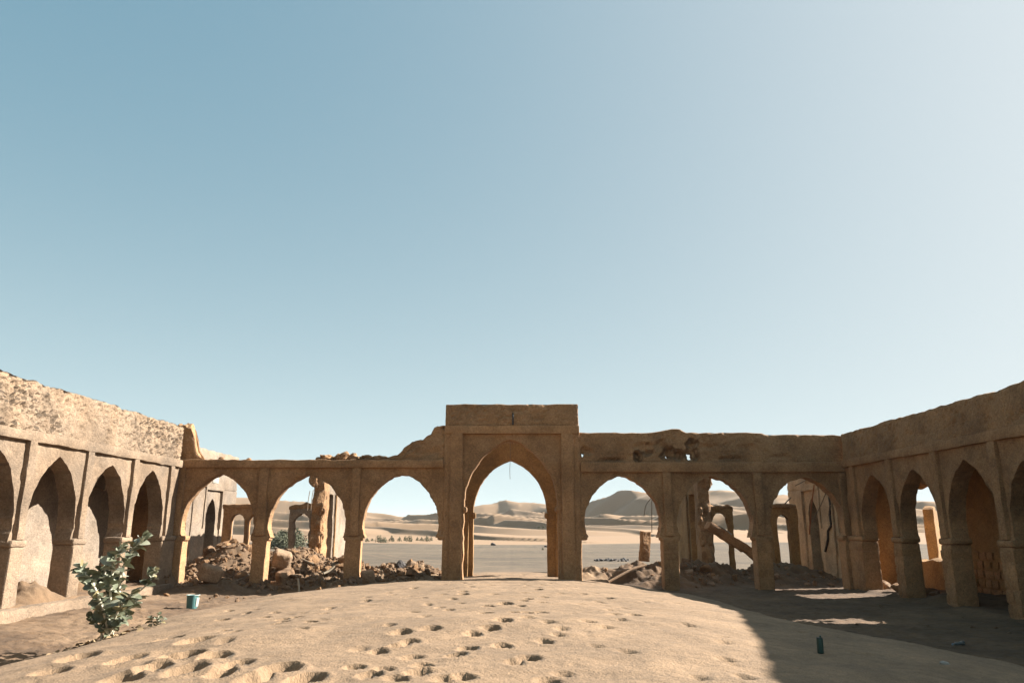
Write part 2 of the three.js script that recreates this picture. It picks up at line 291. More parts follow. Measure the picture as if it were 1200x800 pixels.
// ------------------------------------------------------------------ dunes on the horizon
{
  // crest lines: pixel x, pixel y, distance; slopes of the left (slip) and right (windward) flanks
  const ridges = [
    [[[380, 618, 330], [470, 621.5, 230], [560, 624, 185], [660, 631, 150]], 0.72, 0.10],
    [[[540, 611, 420], [620, 615, 320], [720, 622, 250], [800, 628, 200]], 0.70, 0.11],
    [[[400, 607, 560], [470, 610, 480], [540, 613, 400], [600, 618, 350]], 0.66, 0.14],
    [[[470, 608, 640], [505, 606, 600], [560, 606, 560], [600, 609, 500]], 0.66, 0.16],
    [[[540, 600, 900], [575, 591, 900], [602, 587.5, 900], [640, 592, 860], [690, 599, 780]], 0.74, 0.13],
    [[[560, 603, 700], [590, 600, 640], [640, 604, 560], [700, 610, 470]], 0.62, 0.16],
    [[[660, 596, 760], [700, 586, 720], [730, 578, 690], [770, 584, 600], [820, 597, 480], [860, 608, 400]], 0.78, 0.13],
    [[[690, 606, 480], [740, 606, 420], [790, 609, 360], [840, 616, 300]], 0.62, 0.14],
    [[[640, 613, 380], [700, 613, 330], [760, 617, 280], [820, 624, 230]], 0.60, 0.12],
    [[[770, 582, 820], [830, 575, 800], [870, 577, 760], [930, 586, 680], [1000, 590, 600]], 0.6, 0.15],
    [[[800, 598, 520], [850, 596, 480], [900, 602, 430], [960, 610, 370]], 0.70, 0.16],
    [[[830, 612, 330], [880, 610, 300], [930, 615, 270], [1000, 620, 230]], 0.66, 0.14],
    [[[880, 588, 900], [960, 582, 860], [1060, 590, 800], [1150, 590, 800]], 0.6, 0.15],
    [[[150, 592, 800], [240, 585, 780], [300, 584, 760], [345, 588, 740], [400, 600, 690], [440, 608, 640]], 0.60, 0.14],
    [[[230, 604, 520], [290, 600, 480], [340, 601, 450], [390, 609, 400], [430, 616, 350]], 0.68, 0.15],
    [[[230, 616, 330], [300, 613, 300], [350, 615, 270], [410, 622, 230]], 0.66, 0.14],
    [[[20, 600, 700], [90, 592, 720], [160, 598, 700]], 0.6, 0.15],
    [[[1040, 605, 420], [1100, 602, 400], [1180, 612, 350]], 0.66, 0.15],
    [[[430, 607, 900], [480, 609, 900], [540, 608, 900]], 0.5, 0.12],
  ].map(([pts, sl, sr]) => ({ sl, sr, p: pts.map(([px, py, r]) => { const d = ray(px, py), t = r / Math.hypot(d[0], d[2]); return [d[0] * t, EYE + d[1] * t, d[2] * t]; }) }));
  const height = (x, z) => {
    const wx = x + 14 * vn(x * 0.012, z * 0.012, 1) + 5 * vn(x * 0.04, z * 0.04, 2), wz = z + 14 * vn(x * 0.012, z * 0.012, 5);
    let best = -3; const r = Math.hypot(x, z);
    let tot = 0;
    for (const rg of ridges) {
      let bd = 1e9, bh = 0, bs = 0;
      for (let i = 0; i < rg.p.length - 1; i++) {
        const A = rg.p[i], B = rg.p[i + 1], ex = B[0] - A[0], ez = B[2] - A[2], L2 = ex * ex + ez * ez; let t = ((wx - A[0]) * ex + (wz - A[2]) * ez) / L2; t = cl01(t);
        const dx = wx - (A[0] + ex * t), dz = wz - (A[2] + ez * t), d = Math.hypot(dx, dz);
        if (d < bd) { bd = d; bh = lerp(A[1], B[1], t); bs = ex * dz - ez * dx; }
      }
      const soft = Math.sqrt(bd * bd + 4) - 2, s = bs > 0 ? rg.sl : rg.sr;    // left-near side is the slip face
      let h = bh - s * (bs > 0 ? bd : soft);
      if (s === rg.sr && h < bh * 0.35) h = bh * 0.35 - (bh * 0.35 - h) * 0.6;
      if (h > best - 3) { const k = 1.4, m = Math.max(h, best), n = Math.min(h, best); best = m + k * Math.log(1 + Math.exp((n - m) / k)) * 0.5; }
    }
    const apron = sstep(105, 190, r + 25 * vn(x * 0.02, z * 0.02, 9)) * 0.3;
    best = Math.max(best, -0.95 + apron) ;
    const ax = x + 22 * vn(x * 0.011, z * 0.011, 21) + 7 * vn(x * 0.04, z * 0.04, 22), az = z + 30 * vn(x * 0.009, z * 0.009, 23), lam = 62;
    const q = (ax * 0.72 - az * 0.70) / lam, t = q - Math.floor(q), amp = sstep(150, 300, r) * cl01(0.55 + 0.9 * vn(ax * 0.006, az * 0.006, 24) + 0.3 * vn(x * 0.02, z * 0.02, 25)) * 5.2;
    best += amp * (t < 0.12 ? t / 0.12 : (1 - t) / 0.88) - amp * 0.3;
    return best + Math.min(1, Math.max(0, best) * 0.3) * (0.5 * fbm(x * 0.03, z * 0.03, 3, 3) + 0.15 * vn(x * 0.15, z * 0.15, 4));
  };
  const na = 900, nr = 300, a0 = -52, a1 = 52, pos = [], col = [], idx = [];
  for (let j = 0; j <= nr; j++) { const r = 95 * Math.pow(1150 / 95, j / nr);
    for (let i = 0; i <= na; i++) { const a = (a0 + (a1 - a0) * i / na) * Math.PI / 180, x = r * Math.sin(a), z = -r * Math.cos(a), y = height(x, z); pos.push(x, y, z);
      const n = 1 + 0.05 * fbm(x * 0.02, z * 0.02, 6, 3); col.push(0.232 * n, 0.140 * n, 0.074 * n); } }
  for (let j = 0; j < nr; j++) for (let i = 0; i < na; i++) { const a = j * (na + 1) + i, b = a + na + 1; idx.push(a, a + 1, b, a + 1, b + 1, b); }
  const g = new THREE.BufferGeometry(); g.setAttribute('position', new THREE.Float32BufferAttribute(pos, 3)); g.setAttribute('color', new THREE.Float32BufferAttribute(col, 3)); g.setIndex(idx); g.computeVertexNormals();
  solo('sand_dunes', g, M.dune, 'rolling tan sand dunes beyond the gravel plain', null, null, 'structure');
}

// ------------------------------------------------------------------ arcades round the yard
const ZF = -24, TF = 0.44;
function pocks(front, dens, depth, s = 0.1) {                     // hollows weathered into rammed earth
  return (x, y, z) => {
    if (Math.abs(z - front) > 0.03) return [x, y, z];
    const X = x + 0.05 * vn(x * 7, y * 7, 2), Y = y + 0.04 * vn(x * 8, y * 8, 3); let q = 0;
    for (let k = 0; k < 2; k++) {
      const sc = s * (k ? 0.55 : 1), u = X / (sc * 1.6) + k * 7.3, v = Y / sc, ui = Math.floor(u), vi = Math.floor(v); let d = 9, id = 0;
      for (let a = -1; a <= 1; a++) for (let b = -1; b <= 1; b++) { const cx = ui + a + h3(ui + a, vi + b, 71 + k), cy = vi + b + h3(ui + a, vi + b, 81 + k), e = Math.hypot(u - cx, v - cy); if (e < d) { d = e; id = h3(ui + a, vi + b, 91 + k); } }
      const zone = 0.55 + 0.9 * vn(x * 0.6, y * 2.2, 4 + k); if (id < dens * zone * 1.4) q = Math.max(q, (1 - sstep(0.12, 0.62, d)) * (k ? 0.6 : 0.55 + 0.6 * id / dens));
    }
    return [x, y, z - depth * q - depth * 0.5 * cl01(fbm(x * 4, y * 6, 6, 4) + 0.12)];
  };
}
function pilaster(o, u, y0, y1, w, proud = 0.09, mat = M.plaster) { return part(o, 'pilaster', slab(u - w / 2, u + w / 2, y0, y1, -0.12, proud, { cell: 0.06, amp: 0.014, bev: 0.035 }), mat); }
function pier(o, u, w, T, y0, y1, stones, mat = M.plaster, ledge = 0.05) {
  if (T === TF) { y1 += 0.1; ledge = 0.065; }
  const p = part(o, 'pier', slab(u - w / 2, u + w / 2, y0, y1, -T - 0.03, 0.06, { cell: 0.06, amp: 0.016, bev: 0.05 }), mat);
  part(o, 'capital', T === TF ? slab(u - w / 2 - ledge, u + w / 2 + ledge, y1 - 0.12, y1 + 0.04, -T + 0.03, 0.035, { cell: 0.035, amp: 0.02, bev: 0.06 }) : slab(u - w / 2 - ledge, u + w / 2 + ledge, y1 - 0.01, y1 + 0.14, -T - 0.04, 0.078, { cell: 0.04, amp: 0.022, bev: 0.05 }), mat);
  if (stones) {
    let y = 0.03, row = 0;
    while (y < y1 - 0.15) { const h = rr(0.22, 0.30), yy = Math.min(y + h, y1 - 0.04), cut = row % 2 ? [0.62] : [0.38]; let a = -w / 2 - 0.012; 
      for (const e of [...cut.map(c => -w / 2 + c * w), w / 2 + 0.012]) { part(p, 'stone', slab(u + a + 0.008, u + e - 0.008, y + 0.008, yy - 0.008, -T - 0.02, 0.075 + rr(0, 0.012), { cell: 0.11, amp: 0.012, bev: 0.035, sc: 1.4 }), [M.pierA, M.pierB, M.plaster][Math.floor(rnd() * 3)]); a = e; }
      y = yy; row++; }
  }
  return p;
}
// ---- side arcades: local x runs along the wall, local z points into the yard
function sideArcade(label, pos, turn, sgn, opt) {
  const o = thing('arcade', label, 'arcade', pos, turn), T = 0.42, mp = opt.mp, mr = opt.mr;
  const edges = [23.85]; for (let u = 20.95; u > 2; u -= 2.3) edges.push(u);
  for (let i = 0; i < edges.length - 1; i++) {
    const a = edges[i] * sgn, b = edges[i + 1] * sgn, x0 = Math.min(a, b), x1 = Math.max(a, b), c = (i === 0 ? 22.1 : (edges[i] + edges[i + 1]) / 2) * sgn;
    part(o, 'arch_panel', archPanel({ x0, x1, yb: 1.5, yt: 3.66, c, hw: (i === 0 ? 0.93 : 0.95) + rr(-0.03, 0.02), spring: 1.95 + rr(-0.05, 0.05), apex: opt.apex + rr(-0.04, 0.05), inset: 0.05, T, n: 40, nt: 18, amp: 0.016, edge: 0.03 }), mp);
    const pu = edges[i + 1] * sgn; pilaster(o, pu, 1.55, 3.64, 0.27, 0.09, mp); pier(o, pu, 0.46, T, -0.35, 1.42, opt.stones && i < 5, mp);
    if (i === 0) { pilaster(o, 23.25 * sgn, 1.55, 3.64, 0.25, 0.09, mp); pier(o, 23.5 * sgn, 0.9, T, -0.35, 1.42, opt.stones, mp); }
  }
  const lo = Math.min(2.6 * sgn, 23.85 * sgn), hi = Math.max(2.6 * sgn, 23.85 * sgn), tall = x => opt.top + curve([[6, 1.40], [8, 1.24], [10.2, 0.86], [13.5, 0.29], [15.3, 0.03], [17, 0]], Math.abs(x));
  part(o, 'cornice', slab(lo, hi, 3.62, 3.86, -T - 0.02, 0.105, { cell: 0.07, amp: 0.016, bev: 0.04, fn: (x, y, z) => [x, y + (y > 3.75 ? 0.02 * vn(x * 2, 3, 1) : 0.012 * vn(x * 4, 8, 1)), z - (z > 0 ? 0.03 * cl01(vn(x * 1.1, y * 6, 5) * 3 - 1.4) : 0)] }), mp);
  part(o, 'parapet', slab(lo, hi, 3.8, opt.top, -T, 0.035, { cell: opt.cell, amp: 0.02, bev: 0.05, fn: (x, y, z) => { const q = pocks(0.035, opt.dens, opt.depth)(x, y, z); const t = (y - 3.8) / (opt.top - 3.8); q[1] = 3.8 + t * (tall(x) - 3.8) + (opt.jag * vn(x * 0.8, 4, 2) + opt.jag * 0.7 * vn(x * 2.9, z, 2) + opt.jag * 0.4 * vn(x * 9, z * 4, 2)) * sstep(0.7, 1, t); return q; } }), mr);
  if (opt.plinth) part(o, 'plinth', slab(2, 23.6, -0.4, opt.plinth, -0.5, 0.34, { cell: 0.12, amp: 0.03, bev: 0.07 }), mp);
  return o;
}
sideArcade('sunlit tan arcade wall with pocked earthen parapet beside the leafy bush', [-10.45, 0, 0], Math.PI / 2, 1, { apex: 3.4, top: 4.92, dens: 0.7, depth: 0.085, jag: 0.04, cell: 0.036, plinth: 0.2, mp: M.tan, mr: M.tanRough });
sideArcade('shaded brown arcade wall with stone-built piers beside the dark earth', [10.45, 0, 0], -Math.PI / 2, -1, { apex: 3.3, top: 4.68, dens: 0.16, depth: 0.05, jag: 0.02, cell: 0.05, stones: true, mp: M.plaster, mr: M.rough });

// ---- front arcades

function bay(o, x0, x1, c, hw, yt, apex, bevelTop) { return part(o, 'arch_panel', archPanel({ x0, x1, yb: 1.5, yt, c, hw, spring: 1.9, apex, inset: 0.08, T: TF, n: 52, nt: 24, amp: 0.016, edge: 0.028 }), M.plaster); }
{
  const o = thing('arcade', 'three-arched mud wall with crumbled broken top left of the tall gateway over a rubble heap'.replace('left of', 'joined to'), 'arcade', [0, 0, ZF]);
  bay(o, -10.75, -7.81, -9.18, 1.15, 3.68, 3.45); bay(o, -7.81, -4.92, -6.39, 1.20, 3.68, 3.42); bay(o, -4.92, -2.14, -3.48, 1.19, 3.68, 3.43);
  pilaster(o, -10.42, 1.55, 3.66, 0.24); pilaster(o, -7.81, 1.55, 3.66, 0.29); pilaster(o, -4.9, 1.55, 3.66, 0.27);
  pier(o, -10.45, 0.5, TF, -0.3, 1.42); pier(o, -7.81, 0.44, TF, -0.3, 1.42); pier(o, -4.93, 0.47, TF, -0.3, 1.42);
  part(o, 'cornice', slab(-10.75, -2.16, 3.63, 3.89, -TF - 0.02, 0.11, { cell: 0.06, amp: 0.013, bev: 0.04, fn: (x, y, z) => [x, y + (y > 3.8 ? 0.012 * vn(x * 3, 1, 1) - 0.02 * cl01(vn(x * 5, 2, 3)) : 0), z] }), M.plaster);
  const prof = [[-10.72, 5.05], [-10.4, 5.03], [-10.28, 4.98], [-10.23, 4.75], [-10.17, 4.5], [-10.14, 4.3], [-10.04, 4.1], [-9.98, 3.95], [-9.9, 3.87], [-9.6, 3.84]];
  const remnant = (x0, x1, pr, jag, sd) => slab(x0, x1, 3.8, 5.2, -TF + 0.03, 0.0, { cell: 0.05, amp: 0.022, bev: 0.03, fn: (x, y, z) => { const t = curve(pr, x) + jag * vn(x * 6, z * 5, sd) + jag * 0.7 * vn(x * 15, z * 9, sd); return [x, 3.8 + (y - 3.8) / 1.4 * Math.max(0.02, t - 3.8), z + 0.04 * vn(x * 4, y * 4, sd)].map((v, i) => i === 0 ? v + (0.07 * vn(y * 4.5, z * 4, sd + 1) + 0.05 * vn(y * 11, z * 8, sd + 2)) * sstep(3.85, 4.1, y) : v); } });
  part(o, 'parapet_stub', remnant(-10.72, -9.55, prof, 0.085, 3), M.rough);
  part(o, 'parapet_stub', remnant(-4.85, -2.13, [[-4.85, 3.88], [-4.4, 3.92], [-3.9, 3.97], [-3.5, 4.05], [-3.42, 4.12], [-3.32, 4.32], [-3.15, 4.48], [-2.95, 4.53], [-2.8, 4.52], [-2.66, 4.68], [-2.52, 4.72], [-2.44, 4.9], [-2.13, 4.96]], 0.035, 9), M.rough);
  for (const [x, s] of [[-5.95, 0.16], [-5.75, 0.1], [-5.48, 0.17], [-5.36, 0.2], [-5.05, 0.17], [-4.62, 0.15], [-4.35, 0.12], [-6.2, 0.07], [-4.15, 0.13], [-9.3, 0.07], [-8.4, 0.06], [-4.88, 0.1]]) {
    const g = new THREE.IcosahedronGeometry(1, 2), p = g.attributes.position, k = rr(0, 50); for (let i = 0; i < p.count; i++) { const a = 1 + 0.5 * vn(p.getX(i) * 1.4 + k, p.getY(i) * 1.4, p.getZ(i) * 1.4); p.setXYZ(i, p.getX(i) * a * 1.2, p.getY(i) * a * 0.75, p.getZ(i) * a * 1.1); }
    g.scale(s, s, s); g.translate(x, 3.9 + s * 0.35, -0.2); g.computeVertexNormals(); part(o, 'crumbled_lump', boxUV(g), M.rough);
  }
}
{
  const o = thing('arcade', 'three-arched mud wall with tall intact parapet pierced by small holes', 'arcade', [0, 0, ZF]);
  bay(o, 2.14, 4.89, 3.45, 1.19, 3.54, 3.4); bay(o, 4.89, 7.75, 6.32, 1.18, 3.52, 3.37); bay(o, 7.75, 10.75, 9.2, 1.16, 3.5, 3.37);
  pilaster(o, 4.875, 1.55, 3.52, 0.27); pilaster(o, 7.72, 1.55, 3.5, 0.26); pilaster(o, 10.4, 1.55, 3.48, 0.22);
  pier(o, 4.89, 0.47, TF, -0.3, 1.42, true); pier(o, 7.77, 0.48, TF, -0.3, 1.42, true); pier(o, 10.5, 0.45, TF, -0.3, 1.42);
  part(o, 'cornice', slab(2.16, 10.75, 3.49, 3.81, -TF - 0.02, 0.11, { cell: 0.06, amp: 0.013, bev: 0.04 }), M.plaster);
  const topY = x => curve([[2.1, 4.76], [4.3, 4.74], [5.1, 4.86], [5.4, 4.85], [5.6, 4.74], [8.0, 4.74], [8.1, 4.69], [10.7, 4.66]], x);
  const hollows = (x, y, z) => { // deep weathered hollows under the arch-shaped rows
    if (z < -0.05) return [x, y, z]; let d = 0;
    for (const [cx, cy, rx, ry, dd] of [[4.0, 3.98, 0.13, 0.16, 0.16], [4.35, 4.1, 0.2, 0.09, 0.1], [4.95, 4.08, 0.24, 0.2, 0.14], [5.3, 4.0, 0.18, 0.14, 0.14], [5.7, 4.05, 0.22, 0.22, 0.12], [5.75, 4.38, 0.18, 0.18, 0.12], [4.2, 4.28, 0.3, 0.16, 0.05], [4.75, 4.3, 0.25, 0.16, 0.06], [2.3, 4.15, 0.25, 0.15, 0.06], [6.9, 3.93, 0.4, 0.06, 0.06], [8.6, 4.0, 0.4, 0.08, 0.04], [3.2, 3.88, 0.5, 0.05, 0.06], [6.2, 4.3, 0.2, 0.12, 0.05], [7.5, 4.25, 0.4, 0.1, 0.03]]) { const q = ((x - cx) / rx) ** 2 + ((y - cy) / ry) ** 2 + 0.6 * vn(x * 11, y * 11, 5); if (q < 1) d = Math.max(d, dd * 1.5 * Math.sqrt(Math.max(0, 1 - q))); }
    return [x, y, z - d];
  };
  let g = slab(2.12, 10.72, 3.78, 4.74, -TF + 0.02, 0.02, { cell: 0.042, amp: 0.016, bev: 0.04, fn: (x, y, z) => { [x, y, z] = hollows(x, y, z); const t = topY(x) + 0.015 * vn(x * 4, z * 4, 7); return pocks(0.02, 0.10, 0.04)(x, y, z).map((v, i) => i === 1 ? 3.78 + (v - 3.78) / 0.96 * (t - 3.78) : v); } });
  const ev = new Evaluator(); ev.attributes = ['position', 'normal', 'uv']; let b = new Brush(clean(g)); b.updateMatrixWorld();
  for (const [x, y, w, h] of [[2.25, 4.04, 0.11, 0.11], [4.93, 3.98, 0.11, 0.10], [5.66, 4.0, 0.19, 0.21]]) {
    const hg = new THREE.IcosahedronGeometry(0.5, 2), p = hg.attributes.position; for (let i = 0; i < p.count; i++) { const a = 1 + 0.35 * vn(p.getX(i) * 3 + x, p.getY(i) * 3, 1), m = Math.max(Math.abs(p.getX(i)), Math.abs(p.getY(i))) + 0.25; p.setXYZ(i, p.getX(i) * a * w / m * 0.75, p.getY(i) * a * h / m * 0.75, p.getZ(i) * 3); }
    hg.translate(x, y, -0.25); hg.computeVertexNormals(); const hb = new Brush(clean(boxUV(hg))); hb.updateMatrixWorld(); b = ev.evaluate(b, hb, SUBTRACTION); b.updateMatrixWorld();
  }
  part(o, 'parapet', b.geometry, M.rough);
}
// ---- gateway
{
  const o = thing('gateway', 'tall pointed gateway with raised rectangular earthen block on top', 'gateway', [0, 0, ZF]);
  part(o, 'arch_panel', archPanel({ x0: -1.62, x1: 1.62, yb: -0.3, yt: 4.74, c: -0.04, hw: 1.48, spring: 2.5, apex: 4.53, inset: 0.0, T: 0.55, n: 64, nt: 18, amp: 0.014, z0: -0.02, edge: 0.026 }), M.plaster);
  for (const s of [-1, 1]) {
    part(o, 'pier', slab(s < 0 ? -2.16 : 1.60, s < 0 ? -1.60 : 2.16, -0.3, 4.78, -0.6, 0.05, { cell: 0.06, amp: 0.014, bev: 0.05 }), M.plaster);
    part(o, 'pilaster', slab(s < 0 ? -1.95 : 1.555, s < 0 ? -1.555 : 1.95, -0.25, 4.72, -0.1, 0.115, { cell: 0.07, amp: 0.011, bev: 0.03 }), M.plaster);
    part(o, 'capital', slab(s < 0 ? -1.60 : 1.36, s < 0 ? -1.42 : 1.56, 2.26, 2.44, -0.58, 0.0, { cell: 0.04, amp: 0.012, bev: 0.07 }), M.plaster);
    part(o, 'capital', slab(s < 0 ? -2.32 : 2.10, s < 0 ? -2.06 : 2.34, 1.42, 1.58, -0.55, 0.06, { cell: 0.04, amp: 0.012, bev: 0.06 }), M.plaster);
  }
  part(o, 'lintel_band', slab(-2.15, 2.15, 4.70, 4.97, -0.6, 0.12, { cell: 0.06, amp: 0.012, bev: 0.035 }), M.plaster);
  part(o, 'crown_block', slab(-2.13, 2.13, 4.95, 5.66, -0.58, 0.07, { cell: 0.04, amp: 0.016, bev: 0.035, fn: (x, y, z) => pocks(0.07, 0.30, 0.04, 0.09)(x, y + (y > 5.5 ? 0.02 * vn(x * 2, 1, 4) - 0.025 * cl01(x * 0.4) : 0), z) }), M.rough);
  // old iron bracket above the arch
  const br = part(o, 'iron_bracket', join([tube([[0.03, 5.36, 0.06], [0.03, 5.2, 0.14], [0.03, 4.98, 0.17]], 0.028, 10), tube([[0.03, 5.3, 0.05], [0.03, 5.27, 0.2], [0.03, 5.16, 0.2]], 0.016, 10)]), M.iron);
  // inner wall of the gate passage with its own arch
  const w = thing('gate_inner_wall', 'orange inner gate wall with smaller pointed arch behind the tall gateway', 'wall', [0, 0, -26.3]);
  part(w, 'arch_panel', archPanel({ x0: -1.95, x1: 1.95, yb: -0.3, yt: 4.62, c: -0.06, hw: 1.26, spring: 2.3, apex: 4.07, inset: 0, T: 0.42, n: 46, nt: 12, amp: 0.014, edge: 0.015 }), M.ochre);
  part(w, 'rough_top', slab(-1.95, 1.95, 4.58, 5.05, -0.4, -0.02, { cell: 0.05, amp: 0.03, bev: 0.04 }), M.rough);
  for (const s of [-1, 1]) { part(w, 'capital', slab(s < 0 ? -1.38 : 1.12, s < 0 ? -1.24 : 1.26, 2.1, 2.3, -0.45, 0.05, { cell: 0.04, amp: 0.012, bev: 0.06 }), M.ochre); part(w, 'pilaster', slab(s < 0 ? -1.66 : 1.48, s < 0 ? -1.48 : 1.66, -0.2, 2.55, -0.1, 0.12, { cell: 0.07, amp: 0.016, bev: 0.04 }), M.ochre); }
  const lw = thing('hanging_wire', 'thin dangling wire hanging at the apex of the tall gateway', 'wire', [-0.06, 3.0, -24.3]);
  part(lw, 'strand', tube([[0, 1.5, 0], [0.01, 1.1, 0], [-0.01, 0.6, 0.01], [0.0, 0.3, 0]], 0.007, 16, 5), M.wood);
}

// ------------------------------------------------------------------ galleries behind the side arcades
function roofOf(o, p) { const r = new THREE.Group(); r.name = 'roof'; r.position.set(...p); o.updateMatrixWorld(true); r.updateMatrixWorld(true); o.attach(r); return r; }
{
  const o = thing('gallery', 'sunlit back wall of the roofed gallery behind the pocked arcade', 'gallery', [-12.05, 0, 0], Math.PI / 2);
  part(o, 'wall', slab(2, 24.2, -0.3, 4.6, -0.45, 0, { cell: 0.16, amp: 0.02, bev: 0.04 }), M.pale);
  part(o, 'dado', slab(2, 24.2, -0.3, 0.95, -0.1, 0.06, { cell: 0.12, amp: 0.015, bev: 0.03 }), M.pale);
  part(o, 'partition', slab(24.0, 24.4, -0.3, 4.4, 0.02, 1.1, { cell: 0.14, amp: 0.02, bev: 0.04 }), M.plaster);
  const r = roofOf(o, [-11.45, 3.9, 0]);
  part(r, 'slab', slab(-0.6, 0.58, 0, 0.22, -23.9, -2, { cell: 0.25, amp: 0.02, bev: 0.03 }), M.rough);
  for (let k = 0; k < 18; k++) part(r, 'beam', tube([[-0.6, -0.05, -23.4 + k * 0.62], [0, -0.06 + rr(-0.02, 0.02), -23.4 + k * 0.62 + rr(-0.04, 0.04)], [0.56, -0.05, -23.4 + k * 0.62]], 0.055, 6, 6), M.wood);
}
{
  const o = thing('gallery', 'shaded orange back wall with stone courses and a broken gap behind the stone-piered arcade', 'gallery', [12.65, 0, 0], -Math.PI / 2);
  const W = (a, b, y0, y1, fn) => part(o, 'wall', slab(a, b, y0, y1, -0.4, 0, { cell: 0.1, amp: 0.03, bev: 0.04, fn }), M.ochre);
  W(-22.2, -17.9, -0.3, 4.5); W(-24.6, -22.2, -0.3, 0.85, (x, y, z) => [x, y + (y > 0.5 ? 0.12 * vn(x * 4, z * 3, 3) : 0), z]); W(-24.9, -22.2, 3.05, 4.5, (x, y, z) => [x, y + (y < 3.4 ? 0.15 * vn(x * 4, z * 3, 5) : 0), z]);
  W(-17.9, -16.7, -0.3, 3.2, (x, y, z) => [x, y + (y > 2.9 ? 0.1 * vn(x * 5, z * 3, 8) : 0), z]); W(-16.7, -2, -0.3, 4.5);
  // stone courses along the foot
  for (let row = 0; row < 5; row++) { let u = -22.15 + (row % 2) * 0.15; const y = 0.02 + row * 0.235; while (u < -13.5) { const l = rr(0.26, 0.46); part(o, 'stone', slab(u + 0.014, u + l - 0.014, y + 0.012, y + 0.235 - 0.012, -0.08, 0.045 + rr(0, 0.03), { cell: 0.12, amp: 0.022, bev: 0.045, sc: 1.6 }), [M.pierA, M.pierB, M.ochre][Math.floor(rnd() * 3)]); u += l; } }
  part(o, 'partition', slab(-24.4, -24.1, -0.3, 3.8, 0.75, 1.7, { cell: 0.14, amp: 0.02, bev: 0.04 }), M.ochre);
  const r = roofOf(o, [11.75, 3.78, 0]);
  part(r, 'slab', slab(-0.88, 0.9, 0, 0.2, -24.2, -18.0, { cell: 0.2, amp: 0.02, bev: 0.03 }), M.rough);
  part(r, 'slab', slab(-0.88, 0.0, 0, 0.2, -18.0, -16.5, { cell: 0.2, amp: 0.03, bev: 0.03 }), M.rough);
  part(r, 'slab', slab(-0.88, 0.9, 0, 0.2, -16.5, -2, { cell: 0.25, amp: 0.02, bev: 0.03 }), M.rough);
  for (let k = 0; k < 12; k++) part(r, 'beam', tube([[-0.88, -0.05, -23.6 + k * 0.68], [0, -0.06, -23.6 + k * 0.68 + rr(-0.04, 0.04)], [0.88, -0.05, -23.6 + k * 0.68]], 0.06, 6, 6), M.wood);
  // fragment of an outbuilding that catches the sun beyond the gap
  const f = thing('wall_fragment', 'sunlit yellow wall fragment beyond the gap in the gallery wall', 'wall', [15.0, 0, -27.2], 0.95);
  part(f, 'wall', slab(-0.75, 0.75, -0.3, 2.5, -0.35, 0, { cell: 0.1, amp: 0.03, bev: 0.05, fn: (x, y, z) => [x, y > 2 ? y + 0.2 * vn(x * 2, z, 3) : y, z] }), M.ochre);
}

